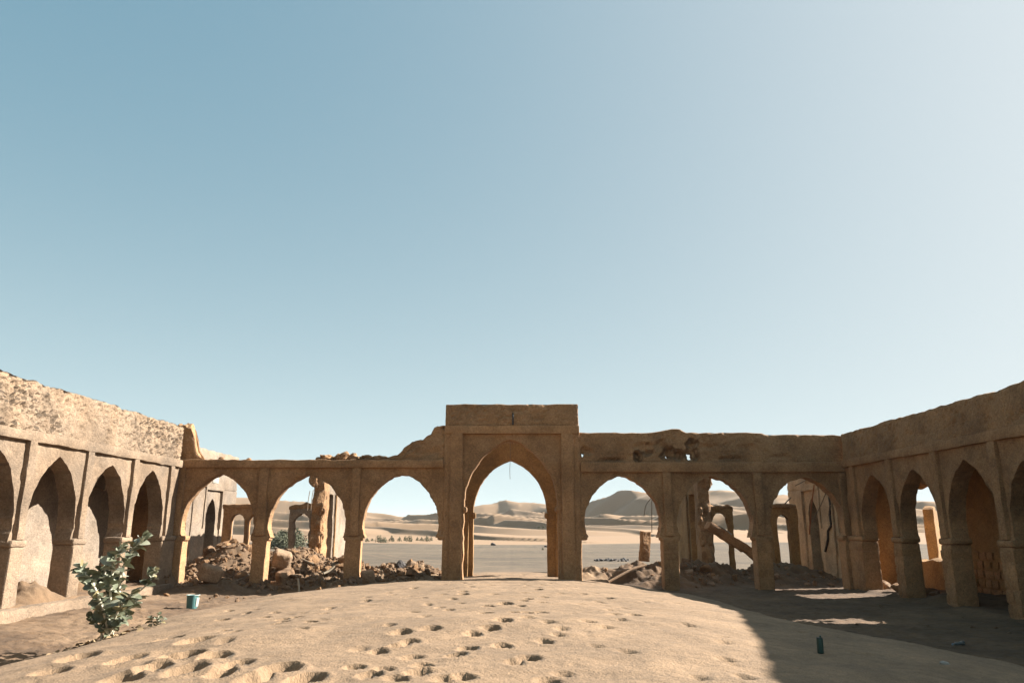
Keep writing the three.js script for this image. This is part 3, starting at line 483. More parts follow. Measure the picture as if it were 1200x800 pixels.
// ------------------------------------------------------------------ ruins beyond the front arcade
function facade(label, pos, turn, sgn, mat, opt) {
  const o = thing('ruined_facade', label, 'ruin', pos, turn), T = 0.5, H = opt.h;
  const dz = 32.5 * sgn, s1 = 29.7 * sgn;
  const P = (a, b, y0, y1, fn) => part(o, 'wall', slab(Math.min(a, b), Math.max(a, b), y0, y1, -T, 0, { cell: 0.09, amp: 0.022, bev: 0.05, fn }), mat);
  const door = (c, hw, top) => { const a = c - hw - 0.42, b = c + hw + 0.42; part(o, 'door_panel', archPanel({ x0: a, x1: b, yb: -0.3, yt: 3.4, c, hw, spring: top - 0.85, apex: top, inset: -0.03, T, n: 30, nt: 8, amp: 0.015, z0: -0.06, edge: 0.02 }), mat); return [a, b]; };
  const [a, b] = door(dz, 0.5, 3.0), [c, d] = door(s1, 0.36, 2.75), lo = Math.min, hi = Math.max;
  // wall strips between the openings
  const xs = [opt.from * sgn, lo(c, d), hi(c, d), lo(a, b), hi(a, b), 35.1 * sgn].sort((p, q) => p - q);
  for (let i = 0; i < 6; i += 2) P(xs[i], xs[i + 1], -0.3, 3.4, (x, y, z) => { const e = Math.abs(Math.abs(x) - 35.1) < 0.3 ? 0.10 * vn(y * 4, z * 4, 2) * 1.2 : 0; return [x + e * sgn, y, z]; });
  P(opt.from * sgn, 35.1 * sgn, 3.39, H, (x, y, z) => { const far = sstep(33.5, 35.1, Math.abs(x)); return [x + sgn * (Math.abs(Math.abs(x) - 35.1) < 0.2 ? 0.12 * vn(y * 4, z * 4, 2) : 0), y > 4.5 ? y + 0.03 * vn(x * 2.5, z * 2, 4) : y, z]; });
  // raised frame round the main door
  for (const e of [a, b]) part(o, 'door_frame', slab(e - 0.06, e + 0.06, 1.75, 3.36, -0.1, 0.05, { cell: 0.08, amp: 0.012, bev: 0.02 }), mat);
  part(o, 'door_frame', slab(a - 0.06, b + 0.06, 3.32, 3.45, -0.1, 0.06, { cell: 0.08, amp: 0.012, bev: 0.02 }), mat);
  part(o, 'plaque', slab(dz - 0.34, dz + 0.34, 3.62, 4.28, -0.05, 0.035, { cell: 0.08, amp: 0.014, bev: 0.03 }), opt.plaque);
  for (let k = 0; k < 3; k++) { const q = rr(opt.from + 0.6, 31.4) * sgn; part(o, 'plaster_rib', slab(q - 0.05, q + 0.05, rr(0.3, 1), rr(3.8, 4.8), -0.05, 0.035, { cell: 0.08, amp: 0.025, bev: 0.025 }), mat); }
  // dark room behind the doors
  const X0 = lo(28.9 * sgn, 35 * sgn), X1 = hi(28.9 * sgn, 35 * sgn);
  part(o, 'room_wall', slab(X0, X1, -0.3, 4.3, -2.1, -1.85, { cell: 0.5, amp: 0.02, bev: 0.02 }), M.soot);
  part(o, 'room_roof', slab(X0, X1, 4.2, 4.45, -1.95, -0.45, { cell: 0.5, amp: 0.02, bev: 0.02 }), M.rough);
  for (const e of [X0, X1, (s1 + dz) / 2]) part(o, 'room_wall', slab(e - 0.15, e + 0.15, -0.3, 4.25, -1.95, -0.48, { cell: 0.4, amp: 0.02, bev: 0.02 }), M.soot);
  return o;
}
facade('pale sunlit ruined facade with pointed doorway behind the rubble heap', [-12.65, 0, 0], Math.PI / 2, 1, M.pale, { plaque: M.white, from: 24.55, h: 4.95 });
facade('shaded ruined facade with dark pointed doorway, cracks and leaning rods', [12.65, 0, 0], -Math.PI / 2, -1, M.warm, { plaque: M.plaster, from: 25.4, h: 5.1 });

// broken gatehouse walls that stand beyond the yard
function gatehouse(label, x, sgn, mat) {
  const o = thing('ruined_wall', label, 'ruin', [x, 0, -31.5], 0);   // inner face looks to the middle: local -sgn... built along -z
  const X0 = Math.min(0, sgn * 0.5), X1 = Math.max(0, sgn * 0.5);
  const rag = (x_, y, z) => { const e = z > -0.25 ? 0.10 * vn(y * 2.3, x_ * 3, 6 + sgn) + 0.06 * vn(y * 6, x_ * 5, 7) : 0; const nar = sstep(2.4, 4.2, y) * 0.14; return [x_ * (1 - nar * (z > -0.6 ? 1 : 0)), y > 4 ? y + 0.18 * vn(z * 2.2, x_ * 3, 8) : y, z + e]; };
  part(o, 'pillar', slab(X0, X1, -0.3, 4.35, -0.85, 0, { cell: 0.07, amp: 0.045, bev: 0.06, fn: rag }), M.rough);
  const S = (z0, z1, y0, y1) => part(o, 'wall', slab(X0 * 0.94, X1 * 0.94, y0, y1, z0, z1, { cell: 0.1, amp: 0.025, bev: 0.04, fn: rag }), mat);
  S(-4.9, -1.95, -0.3, 4.3); S(-1.95, -0.8, 3.15, 4.3); S(-1.95, -1.7, -0.3, 3.2);
  part(o, 'door_frame', slab(-sgn * 0.05 - 0.03, -sgn * 0.05 + 0.03, 0.2, 3.2, -2.05, -1.93, { cell: 0.1, amp: 0.01, bev: 0.02 }), M.ochre);
  for (const [y, s, q] of [[3.75, 0.26, 0.45], [1.95, 0.22, 0.1], [1.35, 0.24, 0.08], [0.6, 0.35, 0.3], [2.5, 0.18, 0.05]]) {
    const g = new THREE.IcosahedronGeometry(1, 3), p = g.attributes.position, k = y * 7 + sgn; for (let i = 0; i < p.count; i++) { const a = s * (1 + 0.55 * vn(p.getX(i) * 1.6 + k, p.getY(i) * 1.6, p.getZ(i) * 1.6) + 0.25 * vn(p.getX(i) * 5, p.getY(i) * 5, k)); p.setXYZ(i, p.getX(i) * a * 0.62, p.getY(i) * a * 1.35, p.getZ(i) * a * 0.5); }
    g.translate(sgn * q, y, 0.02); g.computeVertexNormals(); part(o, 'clinging_lump', boxUV(g), M.rough);
  }
  // stub of a small arch that sprang from the pillar
  const xa = sgn > 0 ? 0.47 : -1.42, xb = sgn > 0 ? 1.42 : -0.47;
  part(o, 'broken_arch', archPanel({ x0: xa, x1: xb, yb: -0.2, yt: 2.6, c: sgn * 0.88, hw: 0.33, spring: 1.95, apex: 2.36, inset: 0, T: 0.3, n: 30, nt: 8, amp: 0.05, z0: -0.1, edge: 0.05 }), mat);
  part(o, 'broken_top', slab(xa, xb, 2.54, 2.76, -0.42, -0.08, { cell: 0.05, amp: 0.06, bev: 0.05, fn: (x, y, z) => [x, y > 2.6 ? y + 0.14 * vn(x * 5, z * 4, sgn + 2) - 0.10 * Math.abs(x) : y, z] }), M.rough);
  return o;
}
gatehouse('ragged ruined pillar wall with sunlit side and broken arch stub above the rubble', -7.72, -1, M.pale);
gatehouse('tall orange ruined pillar wall with broken arch beside the fallen slab', 7.66, 1, M.ochre);

// little two-arched screens beside the facades
function screen(label, x0, x1, z, cs, hw, mat) {
  const o = thing('broken_screen', label, 'ruin', [0, 0, z]);
  const e = [x0, ...cs.slice(1).map((c, i) => (c + cs[i]) / 2), x1];
  cs.forEach((c, i) => part(o, 'arch_panel', archPanel({ x0: e[i], x1: e[i + 1], yb: -0.2, yt: 2.52, c, hw, spring: 1.98, apex: 2.3, inset: 0, T: 0.3, n: 22, nt: 6, amp: 0.03, edge: 0.02 }), mat));
  part(o, 'coping', slab(x0, x1, 2.5, 2.66, -0.34, 0.03, { cell: 0.06, amp: 0.04, bev: 0.04 }), M.rough);
  return o;
}
screen('small broken screen of two round arches before the pale facade', -10.9, -9.3, -29, [-10.32, -9.62], 0.28, M.plaster);
screen('small broken screen of round arches before the cracked shaded facade', 9.35, 10.75, -29, [9.55, 10.2], 0.22, M.ochre);

// ------------------------------------------------------------------ loose pieces
function stoneGeo(k, flat = 1, det = 3) {                         // a broken chunk: planes cut off a ball, then roughened
  const pl = []; for (let i = 0; i < 11; i++) { const a = rr(0, 6.283), u = rr(-1, 1), q = Math.sqrt(1 - u * u); pl.push([q * Math.cos(a), u, q * Math.sin(a), rr(0.52, 0.9)]); }
  const g = new THREE.IcosahedronGeometry(1, det), p = g.attributes.position;
  for (let i = 0; i < p.count; i++) { const x = p.getX(i), y = p.getY(i), z = p.getZ(i); let r = 1; for (const [a, b, c, d] of pl) { const t = a * x + b * y + c * z; if (t > 0.01) r = Math.min(r, d / t); } r *= 1 + 0.10 * vn(x * 3 + k * 9, y * 3, z * 3) + 0.07 * vn(x * 9 + k * 5, y * 9, z * 9); p.setXYZ(i, x * r * 1.15, y * r * flat * 1.15, z * r * 1.15); }
  g.computeVertexNormals(); return boxUV(g);
}
const SV = []; for (let k = 0; k < 12; k++) SV.push(stoneGeo(k, 0.65 + 0.04 * k));
for (let k = 0; k < 5; k++) { const a = rr(0.55, 0.95), b = rr(0.4, 0.6), c = rr(0.45, 0.8); SV.push(slab(-a, a, -b, b, -c, c, { cell: 0.14, amp: 0.09, bev: 0.12, sc: 1.3 })); }   // broken mud bricks
const smats = [M.stone, M.stoneB, M.plaster, M.rough];
const tones = ['tan', 'dark brown', 'orange-brown', 'reddish brown'];
function stoneAt(x, z, s, label, group, opt = {}) {
  const mi = Math.floor(rnd() * smats.length), m = new THREE.Mesh(SV[Math.floor(rnd() * SV.length)], opt.mat || smats[mi]);
  if (!opt.mat) label = `${s > 0.17 ? 'large' : s > 0.09 ? 'middle-sized' : 'small'} ${tones[mi]} ${label}`; m.name = numbered(opt.name || 'rubble_stone'); m.castShadow = m.receiveShadow = true;
  const sx = s * rr(0.8, 1.35), sy = s * rr(0.6, 0.95), sz = s * rr(0.8, 1.2); m.scale.set(sx, sy, sz); m.rotation.set(rr(-0.5, 0.5), rr(0, 6.28), rr(-0.5, 0.5));
  m.position.set(x, groundH(x, z) + sy * (opt.sink ?? 0.25), z); m.userData = { label, category: 'stone', group, kind: 'thing' }; scene.add(m); return m;
}
function scatter(n, cx, cz, rx, rz, s0, s1, label, group, opt) { for (let i = 0; i < n; i++) { const a = rr(0, 6.283), r = Math.sqrt(rnd()); stoneAt(cx + rx * r * Math.cos(a), cz + rz * r * Math.sin(a), s0 + (s1 - s0) * Math.pow(rnd(), 2.2), label, group, opt); } }
scatter(70, -9.2, -26.0, 1.8, 1.9, 0.05, 0.26, 'rubble chunk on the heap before the pale facade', 'rubble before the pale facade');
scatter(60, -6.5, -25.9, 1.6, 1.9, 0.05, 0.24, 'rubble chunk on the heap under the ragged pillar wall', 'rubble under the ragged pillar');
scatter(60, -3.6, -24.7, 1.35, 0.75, 0.05, 0.2, 'rubble lump banked beside the tall gateway pier', 'rubble beside the gateway', { sink: 0.4 });
scatter(8, 4.4, -27.0, 1.4, 1.0, 0.04, 0.13, 'rubble stone near the leaning slab', 'rubble near the leaning slab');
scatter(18, 6.6, -27.3, 1.8, 1.5, 0.05, 0.24, 'rubble stone around the fallen plaster slab', 'rubble around the fallen slab');
scatter(8, 9.4, -27.5, 1.6, 1.5, 0.05, 0.16, 'rubble stone before the cracked shaded facade', 'rubble before the cracked facade');
scatter(22, -7.2, -21.6, 2.6, 1.4, 0.03, 0.09, 'stone on the sunlit strip near the teal bucket', 'small stones near the bucket');
scatter(16, 8.2, -17.5, 2.0, 4.0, 0.025, 0.07, 'small clod on the dark shaded earth', 'clods on the dark earth', { mat: M.stoneB });
scatter(9, 11.4, -22.4, 0.8, 1.6, 0.08, 0.24, 'stone fallen inside the stone-piered gallery', 'stones in the gallery');
scatter(8, 14.3, -26.9, 0.9, 1.2, 0.15, 0.4, 'boulder beyond the gap in the gallery wall', 'boulders beyond the gap');
{ // crumbs of broken wall strewn over the heaps
  const spots = []; for (let i = 0; i < 9000 && spots.length < 3600; i++) { const h = heaps[Math.floor(rnd() * 11)], a = rr(0, 6.283), r = Math.sqrt(rnd()) * 0.98, x = h[0] + h[2] * r * Math.cos(a), z = h[1] + h[3] * r * Math.sin(a); if (z < -23.2 && Math.abs(x) > 2.2 && Math.abs(x) < 12 && (x < 0 || (x > 5.8 && rnd() < 0.22))) spots.push([x, z]); }
  [SV[1], SV[7], SV[13]].forEach((g, q) => { const L = spots.filter((_, i) => i % 3 === q), m = new THREE.InstancedMesh(g, [M.stone, M.stoneB, M.rough][q], L.length), d = new THREE.Object3D();
    L.forEach(([x, z], i) => { const s = 0.025 + 0.075 * Math.pow(rnd(), 2); d.position.set(x, groundH(x, z) + s * 0.2, z); d.rotation.set(rr(0, 6), rr(0, 6), rr(0, 6)); d.scale.set(s * rr(0.8, 1.5), s, s * rr(0.8, 1.3)); d.updateMatrix(); m.setMatrixAt(i, d.matrix); });
    m.name = numbered('rubble_crumbs'); m.castShadow = m.receiveShadow = true; m.userData = { kind: 'stuff', label: ['tan', 'dark brown', 'orange-brown'][q] + ' crumbs of broken mud wall strewn over the heaps', category: 'rubble' }; scene.add(m); });
}
function block(name, label, category, px, py, z, size, rot, mat, lift = 0, bv = 0.24) {
  const p = onZ(px, py, z); const [w, h, d] = size;
  const m = solo(name, slab(-w / 2, w / 2, -h / 2, h / 2, -d / 2, d / 2, { cell: 0.03, amp: 0.024, bev: Math.min(w, h, d) * bv, sc: 1.7 }), mat, label, category);
  m.position.set(p[0], p[1] + lift, p[2]); m.rotation.set(...rot); return m;
}
block('fallen_block', 'large rounded fallen wall block lying in shade before the rubble', 'stone', 246, 672, -23.3, [0.66, 0.46, 0.5], [0.25, 0.5, -0.42], M.stone);
block('fallen_block', 'upper of two big sunlit boulders against the arcade pier', 'stone', 330, 655, -24.9, [0.6, 0.5, 0.5], [0.3, 0.3, -0.35], M.stone);
block('fallen_block', 'lower of two big boulders against the arcade pier', 'stone', 334, 676, -24.3, [0.52, 0.42, 0.42], [0.2, 0.8, 0.2], M.stoneB);
block('fallen_block', 'lumpy tan block at the foot of the broken-topped arcade', 'stone', 431, 678, -24.0, [0.4, 0.5, 0.4], [0.1, 0.4, 0.15], M.stone);
block('leaning_slab', 'short leaning brown slab standing upright on low rubble', 'slab', 756, 640, -26.6, [0.34, 1.0, 0.2], [0.05, 0.25, -0.10], M.plaster, 0, 0.1);
{
  const s = thing('fallen_slab', 'fallen earthen beam with broken pale end propped above the rubble', 'slab', [7.75, 1.36, -27.4], 0); s.rotation.set(0.1, 0.15, -0.56);
  part(s, 'beam', slab(-1.05, 1.3, -0.15, 0.15, -0.2, 0.2, { cell: 0.06, amp: 0.03, bev: 0.04, fn: (x, y, z) => [x, y + (y < 0 && x > 0.2 ? 0.05 * vn(x * 6, z * 4, 4) : 0), z] }), M.plaster);
  part(s, 'pale_end', slab(-0.75, -0.15, 0.13, 0.19, -0.19, 0.19, { cell: 0.06, amp: 0.02, bev: 0.02 }), M.white);
  // post it leans against
}
function stick(name, label, category, pts, r, mat, group) { const g = tube(pts, r, 20, 6); const m = solo(name, g, mat, label, category, group); return m; }
{
  const P = (px, py, z) => onZ(px, py, z);
  stick('pole', 'pale splintered stick poking from the rubble below the ragged pillar', 'stick', [P(379, 672, -24.4), P(385, 669, -24.5), P(392, 663, -24.6)], 0.035, M.paleWood);
  stick('pole', 'short upright stake before the broken-topped arcade', 'stick', [P(350, 697, -22.6), P(350, 688, -22.7), P(349, 678, -22.8)], 0.03, M.paleWood);
  stick('pole', 'thin branch lying across the heap before the pale facade', 'stick', [P(272, 682, -23.6), P(285, 677, -24.1), P(298, 668, -24.9)], 0.022, M.wood);
  stick('pole', 'long dark pole lying on the heap under the ragged pillar', 'stick', [P(322, 642, -27), P(345, 652, -26.4), P(368, 662, -25.8)], 0.05, M.wood);
  stick('rod', 'rust-orange rod leaning over the dark pointed doorway', 'rod', [P(954.5, 568, -28.4), P(951, 595, -28.6), P(949, 626, -28.9)], 0.026, M.rust);
  stick('rod', 'thin dark rod slanting from the doorway to the facade top', 'rod', [P(952, 612, -28.9), P(962, 592, -28.7), P(968, 578, -28.4)], 0.018, M.wood);
  stick('rod', 'thin dark rod projecting above the doorway plaque', 'rod', [P(932, 569, -28.9), P(940, 565, -28.7), P(948, 560, -28.5)], 0.018, M.wood);
  stick('rod', 'short rod sticking out at the free end of the shaded facade', 'rod', [P(917, 594, -30), P(922, 588, -30), P(927, 583, -30.2)], 0.025, M.wood);
  stick('hanging_wire', 'left of two wires dangling in the arch over the leaning slab'.replace('left of two wires', 'bent wire'), 'wire', [P(763, 584, -24.3), P(757, 592, -24.3), P(755, 604, -24.3)], 0.012, M.wood);
  stick('hanging_wire', 'long straight wire dangling in the arch over the leaning slab', 'wire', [P(764, 580, -24.3), P(764, 605, -24.3), P(764, 624, -24.3)], 0.012, M.wood);
  for (const [px, a, b] of [[360, 575, 598], [364, 574, 598]]) stick('hanging_wire', 'thin wire stretched from the ragged pillar down to its arch stub', 'wire', [P(px + 3, a, -31.2), P(px + 1, (a + b) / 2, -31.2), P(px, b, -31.2)], 0.014, M.wood, 'wires on the ragged pillar');
  const lg = toGround(742, 671); stick('fallen_log', 'pale curved log lying on sand near the leaning slab', 'log', [[lg[0] - 0.9, baseH(lg[0] - 0.9, lg[2] + 0.5) + 0.05, lg[2] + 0.5], [lg[0], baseH(lg[0], lg[2]) + 0.10, lg[2] + 0.1], [lg[0] + 0.45, baseH(lg[0] + 0.45, lg[2]) + 0.2, lg[2] - 0.1]], 0.045, M.stone);
  stick('fallen_branch', 'dry branch bent over the gallery wall behind the leafy bush', 'branch', [[-12.04, 2.75, -21.7], [-11.6, 2.88, -21.3], [-11.2, 2.8, -21.0], [-10.95, 2.92, -20.6]], 0.02, M.wood);
}
// crack in the shaded facade: a thin raised lip of plaster either side is too small to see; a groove is built as a dark slit of depth
{
  const o = scene.children.find(c => c.userData.label && c.userData.label.startsWith('shaded ruined facade'));
  const pts = [[971, 580], [973, 592], [972, 603], [974, 615], [970, 622], [970, 632], [967, 646]].map(([px, py]) => { const d = ray(px, py), t = 12.6 / d[0]; return [d[2] * t, EYE + d[1] * t]; });
  const list = []; for (let i = 0; i < pts.length - 1; i++) { const a = pts[i], b = pts[i + 1], g = new THREE.TubeGeometry(new THREE.LineCurve3(new THREE.Vector3(a[0], a[1], 0.03), new THREE.Vector3(b[0], b[1], 0.03)), 1, 0.05, 5); list.push(g); }
  part(o, 'broken_plaster_edge', join(list), M.soot);
}
// bucket
{
  const p = toGround(224.5, 713), o = thing('bucket', 'dented teal bucket standing on the sunlit strip of earth', 'bucket', [p[0], groundH(p[0], p[2]) - 0.01, p[2]], 0.4);
  const teal = std(0.045, 0.125, 0.12, { roughness: 0.65 }), inside = std(0.4, 0.42, 0.38, { roughness: 0.7 });
  const prof = [[0, 0.01], [0.115, 0.0], [0.12, 0.01], [0.145, 0.29], [0.155, 0.295], [0.155, 0.31], [0.142, 0.312], [0.136, 0.29], [0.112, 0.03], [0, 0.025]].map(q => new THREE.Vector2(...q));
  const g = new THREE.LatheGeometry(prof, 36), q = g.attributes.position; for (let i = 0; i < q.count; i++) { const x = q.getX(i), y = q.getY(i), z = q.getZ(i), a = 1 + 0.10 * vn(x * 6, y * 5, z * 6) - (x > 0.05 ? 0.12 * sstep(0.05, 0.3, y) : 0); q.setXYZ(i, x * a, y, z * a); } g.computeVertexNormals();
  part(o, 'body', g, teal);
  part(o, 'rim', new THREE.TorusGeometry(0.15, 0.008, 6, 36).rotateX(Math.PI / 2).translate(0, 0.305, 0), inside);
  const lab = new THREE.CylinderGeometry(0.148, 0.132, 0.2, 12, 1, true, 0.6, 0.9); part(o, 'faded_patch', lab.translate(0.0, 0.15, 0), std(0.26, 0.28, 0.25, { roughness: 0.7, side: THREE.DoubleSide }));
}
// green can and small litter in the shade
{
  const p = toGround(962, 763), o = thing('metal_can', 'tall dark green can standing in the shaded sand slope', 'can', [p[0], baseH(p[0], p[2]) - 0.02, p[2]], 0.3); o.scale.setScalar(0.62);
  const gm = std(0.02, 0.05, 0.04, { roughness: 0.4, metalness: 0.3 });
  part(o, 'body', new THREE.LatheGeometry([[0, 0], [0.045, 0], [0.05, 0.012], [0.05, 0.215], [0.044, 0.23], [0, 0.232]].map(q => new THREE.Vector2(...q)), 24), gm);
  part(o, 'rim', new THREE.TorusGeometry(0.046, 0.005, 6, 24).rotateX(Math.PI / 2).translate(0, 0.23, 0), M.iron);
  part(o, 'spout', new THREE.CylinderGeometry(0.014, 0.016, 0.04, 10).translate(0.018, 0.248, 0), gm);
  const b = toGround(1130, 757), l = thing('plastic_bottle', 'crushed clear plastic bottle lying on the dark shaded earth', 'bottle', [b[0], baseH(b[0], b[2]) + 0.05, b[2]], 0.5);
  const cm = new THREE.MeshPhysicalMaterial({ color: 0x9aa4a6, roughness: 0.2, transmission: 0.75, thickness: 0 });
  const bg = new THREE.LatheGeometry([[0, 0], [0.035, 0], [0.04, 0.02], [0.036, 0.08], [0.04, 0.15], [0.034, 0.2], [0.014, 0.25], [0.014, 0.275]].map(q => new THREE.Vector2(...q)), 18).rotateZ(Math.PI / 2); const q = bg.attributes.position; for (let i = 0; i < q.count; i++) q.setY(i, q.getY(i) * (0.8 + 0.3 * vn(q.getX(i) * 18, 1, 1))); bg.computeVertexNormals(); part(l, 'body', bg, cm);
  part(l, 'cap', new THREE.CylinderGeometry(0.017, 0.017, 0.02, 12).rotateZ(Math.PI / 2).translate(-0.285, 0, 0), std(0.2, 0.22, 0.25));
  stoneAt(...(v => [v[0], v[2]])(toGround(1108, 780)), 0.05, 'pale pebble at the edge of the dark earth', 'pale pebbles', { mat: M.white });
}
// ------------------------------------------------------------------ plants
function leafGeo(l, w, fold, bend) {
  const pos = [], idx = [], uv = [], n = 7; for (let i = 0; i <= n; i++) { const t = i / n, ww = w * 0.5 * Math.pow(Math.sin(Math.PI * (0.06 + 0.94 * Math.pow(t, 0.85))), 0.62) * (t > 0.985 ? 0.05 : 1); for (let j = -1; j <= 1; j++) { pos.push(j * ww, Math.abs(j) * fold * ww + 0.0, 0); const k = pos.length; pos[k - 1] = l * t; pos[k - 2] += -bend * l * t * t; uv.push(j * ww, l * t); } }
  for (let i = 0; i < n; i++) for (let j = 0; j < 2; j++) { const a = i * 3 + j; idx.push(a, a + 3, a + 1, a + 1, a + 3, a + 4); }
  const g = new THREE.BufferGeometry(); g.setAttribute('position', new THREE.Float32BufferAttribute(pos, 3)); g.setAttribute('uv', new THREE.Float32BufferAttribute(uv, 2)); g.setIndex(idx); g.computeVertexNormals(); return g;
}
const leaves = [leafGeo(0.21, 0.17, 0.35, 0.2), leafGeo(0.19, 0.15, 0.25, -0.1), leafGeo(0.23, 0.18, 0.45, 0.35), leafGeo(0.16, 0.13, 0.5, 0.1)];
const leafMat = [[0.17, 0.18, 0.110], [0.115, 0.125, 0.07], [0.25, 0.25, 0.175], [0.075, 0.082, 0.044], [0.25, 0.20, 0.09]].map(c => new THREE.MeshPhysicalMaterial({ color: new THREE.Color().setRGB(...c), roughness: 0.62, transmission: 0.2, thickness: 0, side: THREE.DoubleSide }));
const barkMat = std(0.50, 0.44, 0.33);
function leafyBush(label, base, stems, group) {
  const o = thing('milkweed_bush', label, 'bush', base, 0, group);
  for (const { pts, r, n, from = 0.15, sc = 1 } of stems) {
    const c = new THREE.CatmullRomCurve3(pts.map(p => new THREE.Vector3(...p))); const g = new THREE.TubeGeometry(c, 20, r, 7), p = g.attributes.position;
    part(o, 'stem', g, barkMat);
    for (let i = 0; i < n; i++) {
      const t = from + (1 - from) * (i + 0.5) / n, q = c.getPoint(t), tan = c.getTangent(t), a0 = (i % 2) * Math.PI / 2 + rr(-0.3, 0.3);
      for (let s = 0; s < 2; s++) {
        const a = a0 + s * Math.PI, tip = sstep(0.75, 1, t), out = new THREE.Vector3(Math.cos(a), 0, Math.sin(a)), dir = out.multiplyScalar(lerp(1, 0.55, tip)).addScaledVector(tan, lerp(0.45, 1, tip)).add(new THREE.Vector3(rr(-0.35, 0.35), rr(-0.5, 0.35), rr(-0.35, 0.35))).normalize();
        const m = new THREE.Mesh(leaves[Math.floor(rnd() * 4)], leafMat[rnd() < 0.07 ? 4 : Math.floor(rnd() * 4)]); m.name = 'leaf'; m.castShadow = m.receiveShadow = true;
        const up = new THREE.Vector3(rr(-1, 1), 0.8, rr(-0.6, 1.2)).normalize(), X = new THREE.Vector3().crossVectors(up, dir).normalize(), Y = new THREE.Vector3().crossVectors(dir, X);
        m.quaternion.setFromRotationMatrix(new THREE.Matrix4().makeBasis(X, Y, dir)); m.position.copy(q); const k = sc * rr(0.5, 1.02) * lerp(1, 0.8, tip); m.scale.set(k, k, k); o.add(m);
      }
    }
  }
  return o;
}
{
  const b = toGround(128, 748), z0 = b[2]; const rel = (px, py, dz = 0) => { const p = onZ(px, py, z0 + dz); return [p[0] - b[0], p[1] - b[1], dz]; };
  const st = (list, n, r = 0.018, from = 0.15, sc = 1) => ({ pts: [[rr(-0.08, 0.08), -0.1, rr(-0.1, 0.1)], ...list], r, n: Math.round(n * 1.9), from, sc });
  leafyBush('leafy grey-green milkweed bush with big round leaves before the sunlit arcade', b, [
    st([rel(138, 710), rel(142, 670, -0.1), rel(155, 645, -0.2), rel(171, 628, -0.25)], 12, 0.02, 0.3),
    st([rel(128, 710, 0.1), rel(130, 680, 0.15), rel(135, 652, 0.2), rel(143, 640, 0.2)], 11, 0.02, 0.2),
    st([rel(118, 715, 0.05), rel(108, 690, 0.1), rel(100, 672, 0.1), rel(94, 664, 0.1)], 10),
    st([rel(122, 720, 0.3), rel(115, 700, 0.4), rel(108, 682, 0.45)], 8),
    st([rel(135, 722, 0.25), rel(145, 705, 0.35), rel(155, 695, 0.4)], 9),
    st([rel(140, 725, -0.1), rel(152, 712, -0.2), rel(162, 700, -0.3)], 8),
    st([rel(120, 725, -0.2), rel(112, 705, -0.35), rel(116, 682, -0.4)], 8),
    st([rel(130, 735, 0.1), rel(142, 728, 0.25), rel(152, 720, 0.3)], 6, 0.012, 0.1, 0.85),
    st([rel(122, 738, 0.2), rel(112, 732, 0.25), rel(105, 722, 0.3)], 6, 0.012, 0.1, 0.85),
    st([rel(132, 725, -0.3), rel(150, 700, -0.6), rel(166, 690, -0.7), rel(177, 678, -0.75), rel(181, 668, -0.75)], 6, 0.014, 0.66, 0.85),
    st([rel(126, 700, 0.0), rel(122, 676, 0.0), rel(124, 658, 0.05)], 9),
  ]);
  const dry = new THREE.InstancedMesh(leaves[3], std(0.22, 0.15, 0.08, { side: THREE.DoubleSide }), 70), dd = new THREE.Object3D();
  for (let i = 0; i < 70; i++) { const a = rr(0, 6.283), r = 0.75 * Math.sqrt(rnd()), x = b[0] - 0.15 + r * Math.cos(a), z = b[2] + r * Math.sin(a); dd.position.set(x, groundH(x, z) + 0.012, z); dd.rotation.set(rr(-0.4, 0.4), rr(0, 6), rr(-0.5, 0.5)); dd.scale.setScalar(rr(0.3, 0.75)); dd.updateMatrix(); dry.setMatrixAt(i, dd.matrix); }
  dry.name = 'leaf_litter'; dry.userData = { kind: 'stuff', label: 'dry brown leaf litter on the ground under the milkweed bush', category: 'leaves' }; dry.castShadow = dry.receiveShadow = true; scene.add(dry);
  const s = toGround(183, 733);
  leafyBush('small pale milkweed seedling on the sand beside the larger bush', s, [
    { pts: [[0, -0.05, 0], [0.01, 0.08, 0], [0.02, 0.17, 0.01]], r: 0.01, n: 4, from: 0.2, sc: 0.7 }, { pts: [[0, -0.05, 0], [-0.06, 0.06, 0.02], [-0.1, 0.13, 0.03]], r: 0.008, n: 3, from: 0.3, sc: 0.65 }, { pts: [[0, -0.05, 0], [0.06, 0.05, -0.02], [0.1, 0.1, -0.03]], r: 0.008, n: 2, from: 0.3, sc: 0.6 }]);
}
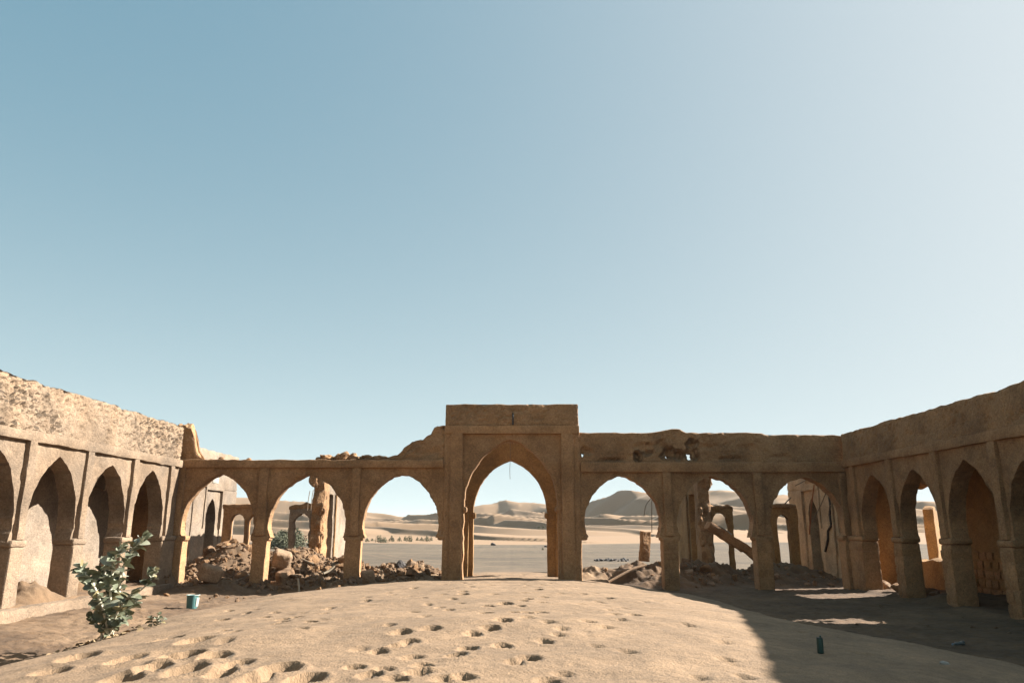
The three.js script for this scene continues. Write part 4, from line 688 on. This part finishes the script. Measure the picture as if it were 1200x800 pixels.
// scrub and stones far out on the plain
{
  const mk = k => { const pos = []; for (let i = 0; i < 420; i++) { const a = rr(0, 6.283), e = Math.pow(rnd(), 0.7), r = Math.sqrt(rnd()) * (0.75 + 0.35 * Math.sin(a * 3 + k)), x = r * Math.cos(a) * 0.6, z = r * Math.sin(a) * 0.6, y = e * (1 - 0.6 * r * r) * (0.9 + 0.25 * Math.sin(a * 2 + k * 2)); const s = 0.09; for (let j = 0; j < 3; j++) pos.push(x + rr(-s, s), y + rr(-s, s), z + rr(-s, s)); } const g = new THREE.BufferGeometry(); g.setAttribute('position', new THREE.Float32BufferAttribute(pos, 3)); g.computeVertexNormals(); return g; };
  const G = [mk(0), mk(1.3), mk(2.6)], sm = [std(0.075, 0.080, 0.044, { side: THREE.DoubleSide }), std(0.095, 0.095, 0.055, { side: THREE.DoubleSide })];
  const far = [[430, 631.5, 128, 1.1], [444, 631.5, 126, 1.9], [450, 631.8, 124, 1.6], [459, 631.4, 128, 1.6], [468, 631.5, 130, 1.2], [475, 631.3, 132, 1.2], [480, 631.6, 128, 1.7], [489, 631.2, 132, 1.0], [494, 631.4, 130, 1.1], [500, 631.4, 129, 1.5], [505, 631.3, 131, 1.1], [436, 631.4, 131, 0.8], [632, 618, 210, 1.2], [637, 618, 211, 1.0], [636, 640, 92, 0.5]];
  const plainY = -0.87;
  for (const [px, , r, s] of far) { const d = ray(px, 632), t = r / Math.hypot(d[0], d[2]); const m = solo('desert_shrub', G[Math.floor(rnd() * 3)], sm[Math.floor(rnd() * 2)], 'small dark shrub at the foot of the dunes past the plain', 'shrub', 'shrubs at the foot of the dunes'); m.position.set(d[0] * t, r > 200 ? 1.4 : plainY + sstep(105, 190, r) * 1.6, d[2] * t); m.scale.set(s * 0.62, s * 0.6, s * 0.62); m.rotation.y = rr(0, 6); }
  for (const [px, r, s] of [[322, 104, 1.8], [328, 102, 2.0], [334, 106, 2.3], [340, 103, 2.3], [346, 105, 2.1], [337, 100, 1.6], [326, 108, 2.2], [331, 110, 2.4], [343, 110, 2.4], [350, 107, 2.1]]) { const d = ray(px, 632), t = r / Math.hypot(d[0], d[2]); const m = solo('desert_shrub', G[Math.floor(rnd() * 3)], sm[1], 'grey-green desert shrub in the thicket behind the ragged pillar', 'shrub', 'thicket behind the ragged pillar'); m.position.set(d[0] * t, groundH(d[0] * t, d[2] * t) - 0.05, d[2] * t); m.scale.set(s * 1.2, s, s * 1.2); m.rotation.y = rr(0, 6); }
  for (let i = 0; i < 26; i++) { const px = 697 + i * 1.5 + rr(-1, 1), r = 64 + rr(-1.5, 1.5), d = ray(px, 645), t = r / Math.hypot(d[0], d[2]); stoneAt(d[0] * t, d[2] * t, rr(0.07, 0.2), 'dark stone in the row across the gravel plain', 'row of dark stones on the plain', { name: 'dark_stone', mat: M.darkStone, sink: 0.4 }); }
  for (const [px, py, s] of [[470, 664, 0.16], [472, 662, 0.1], [578, 639, 0.3], [640, 641, 0.2]]) { const q = toGround(px, py); stoneAt(q[0], q[2], s, 'lone dark stone out on the gravel plain', 'lone stones on the plain', { name: 'dark_stone', mat: M.darkStone, sink: 0.5 }); }
}
renderer.render(scene, camera);
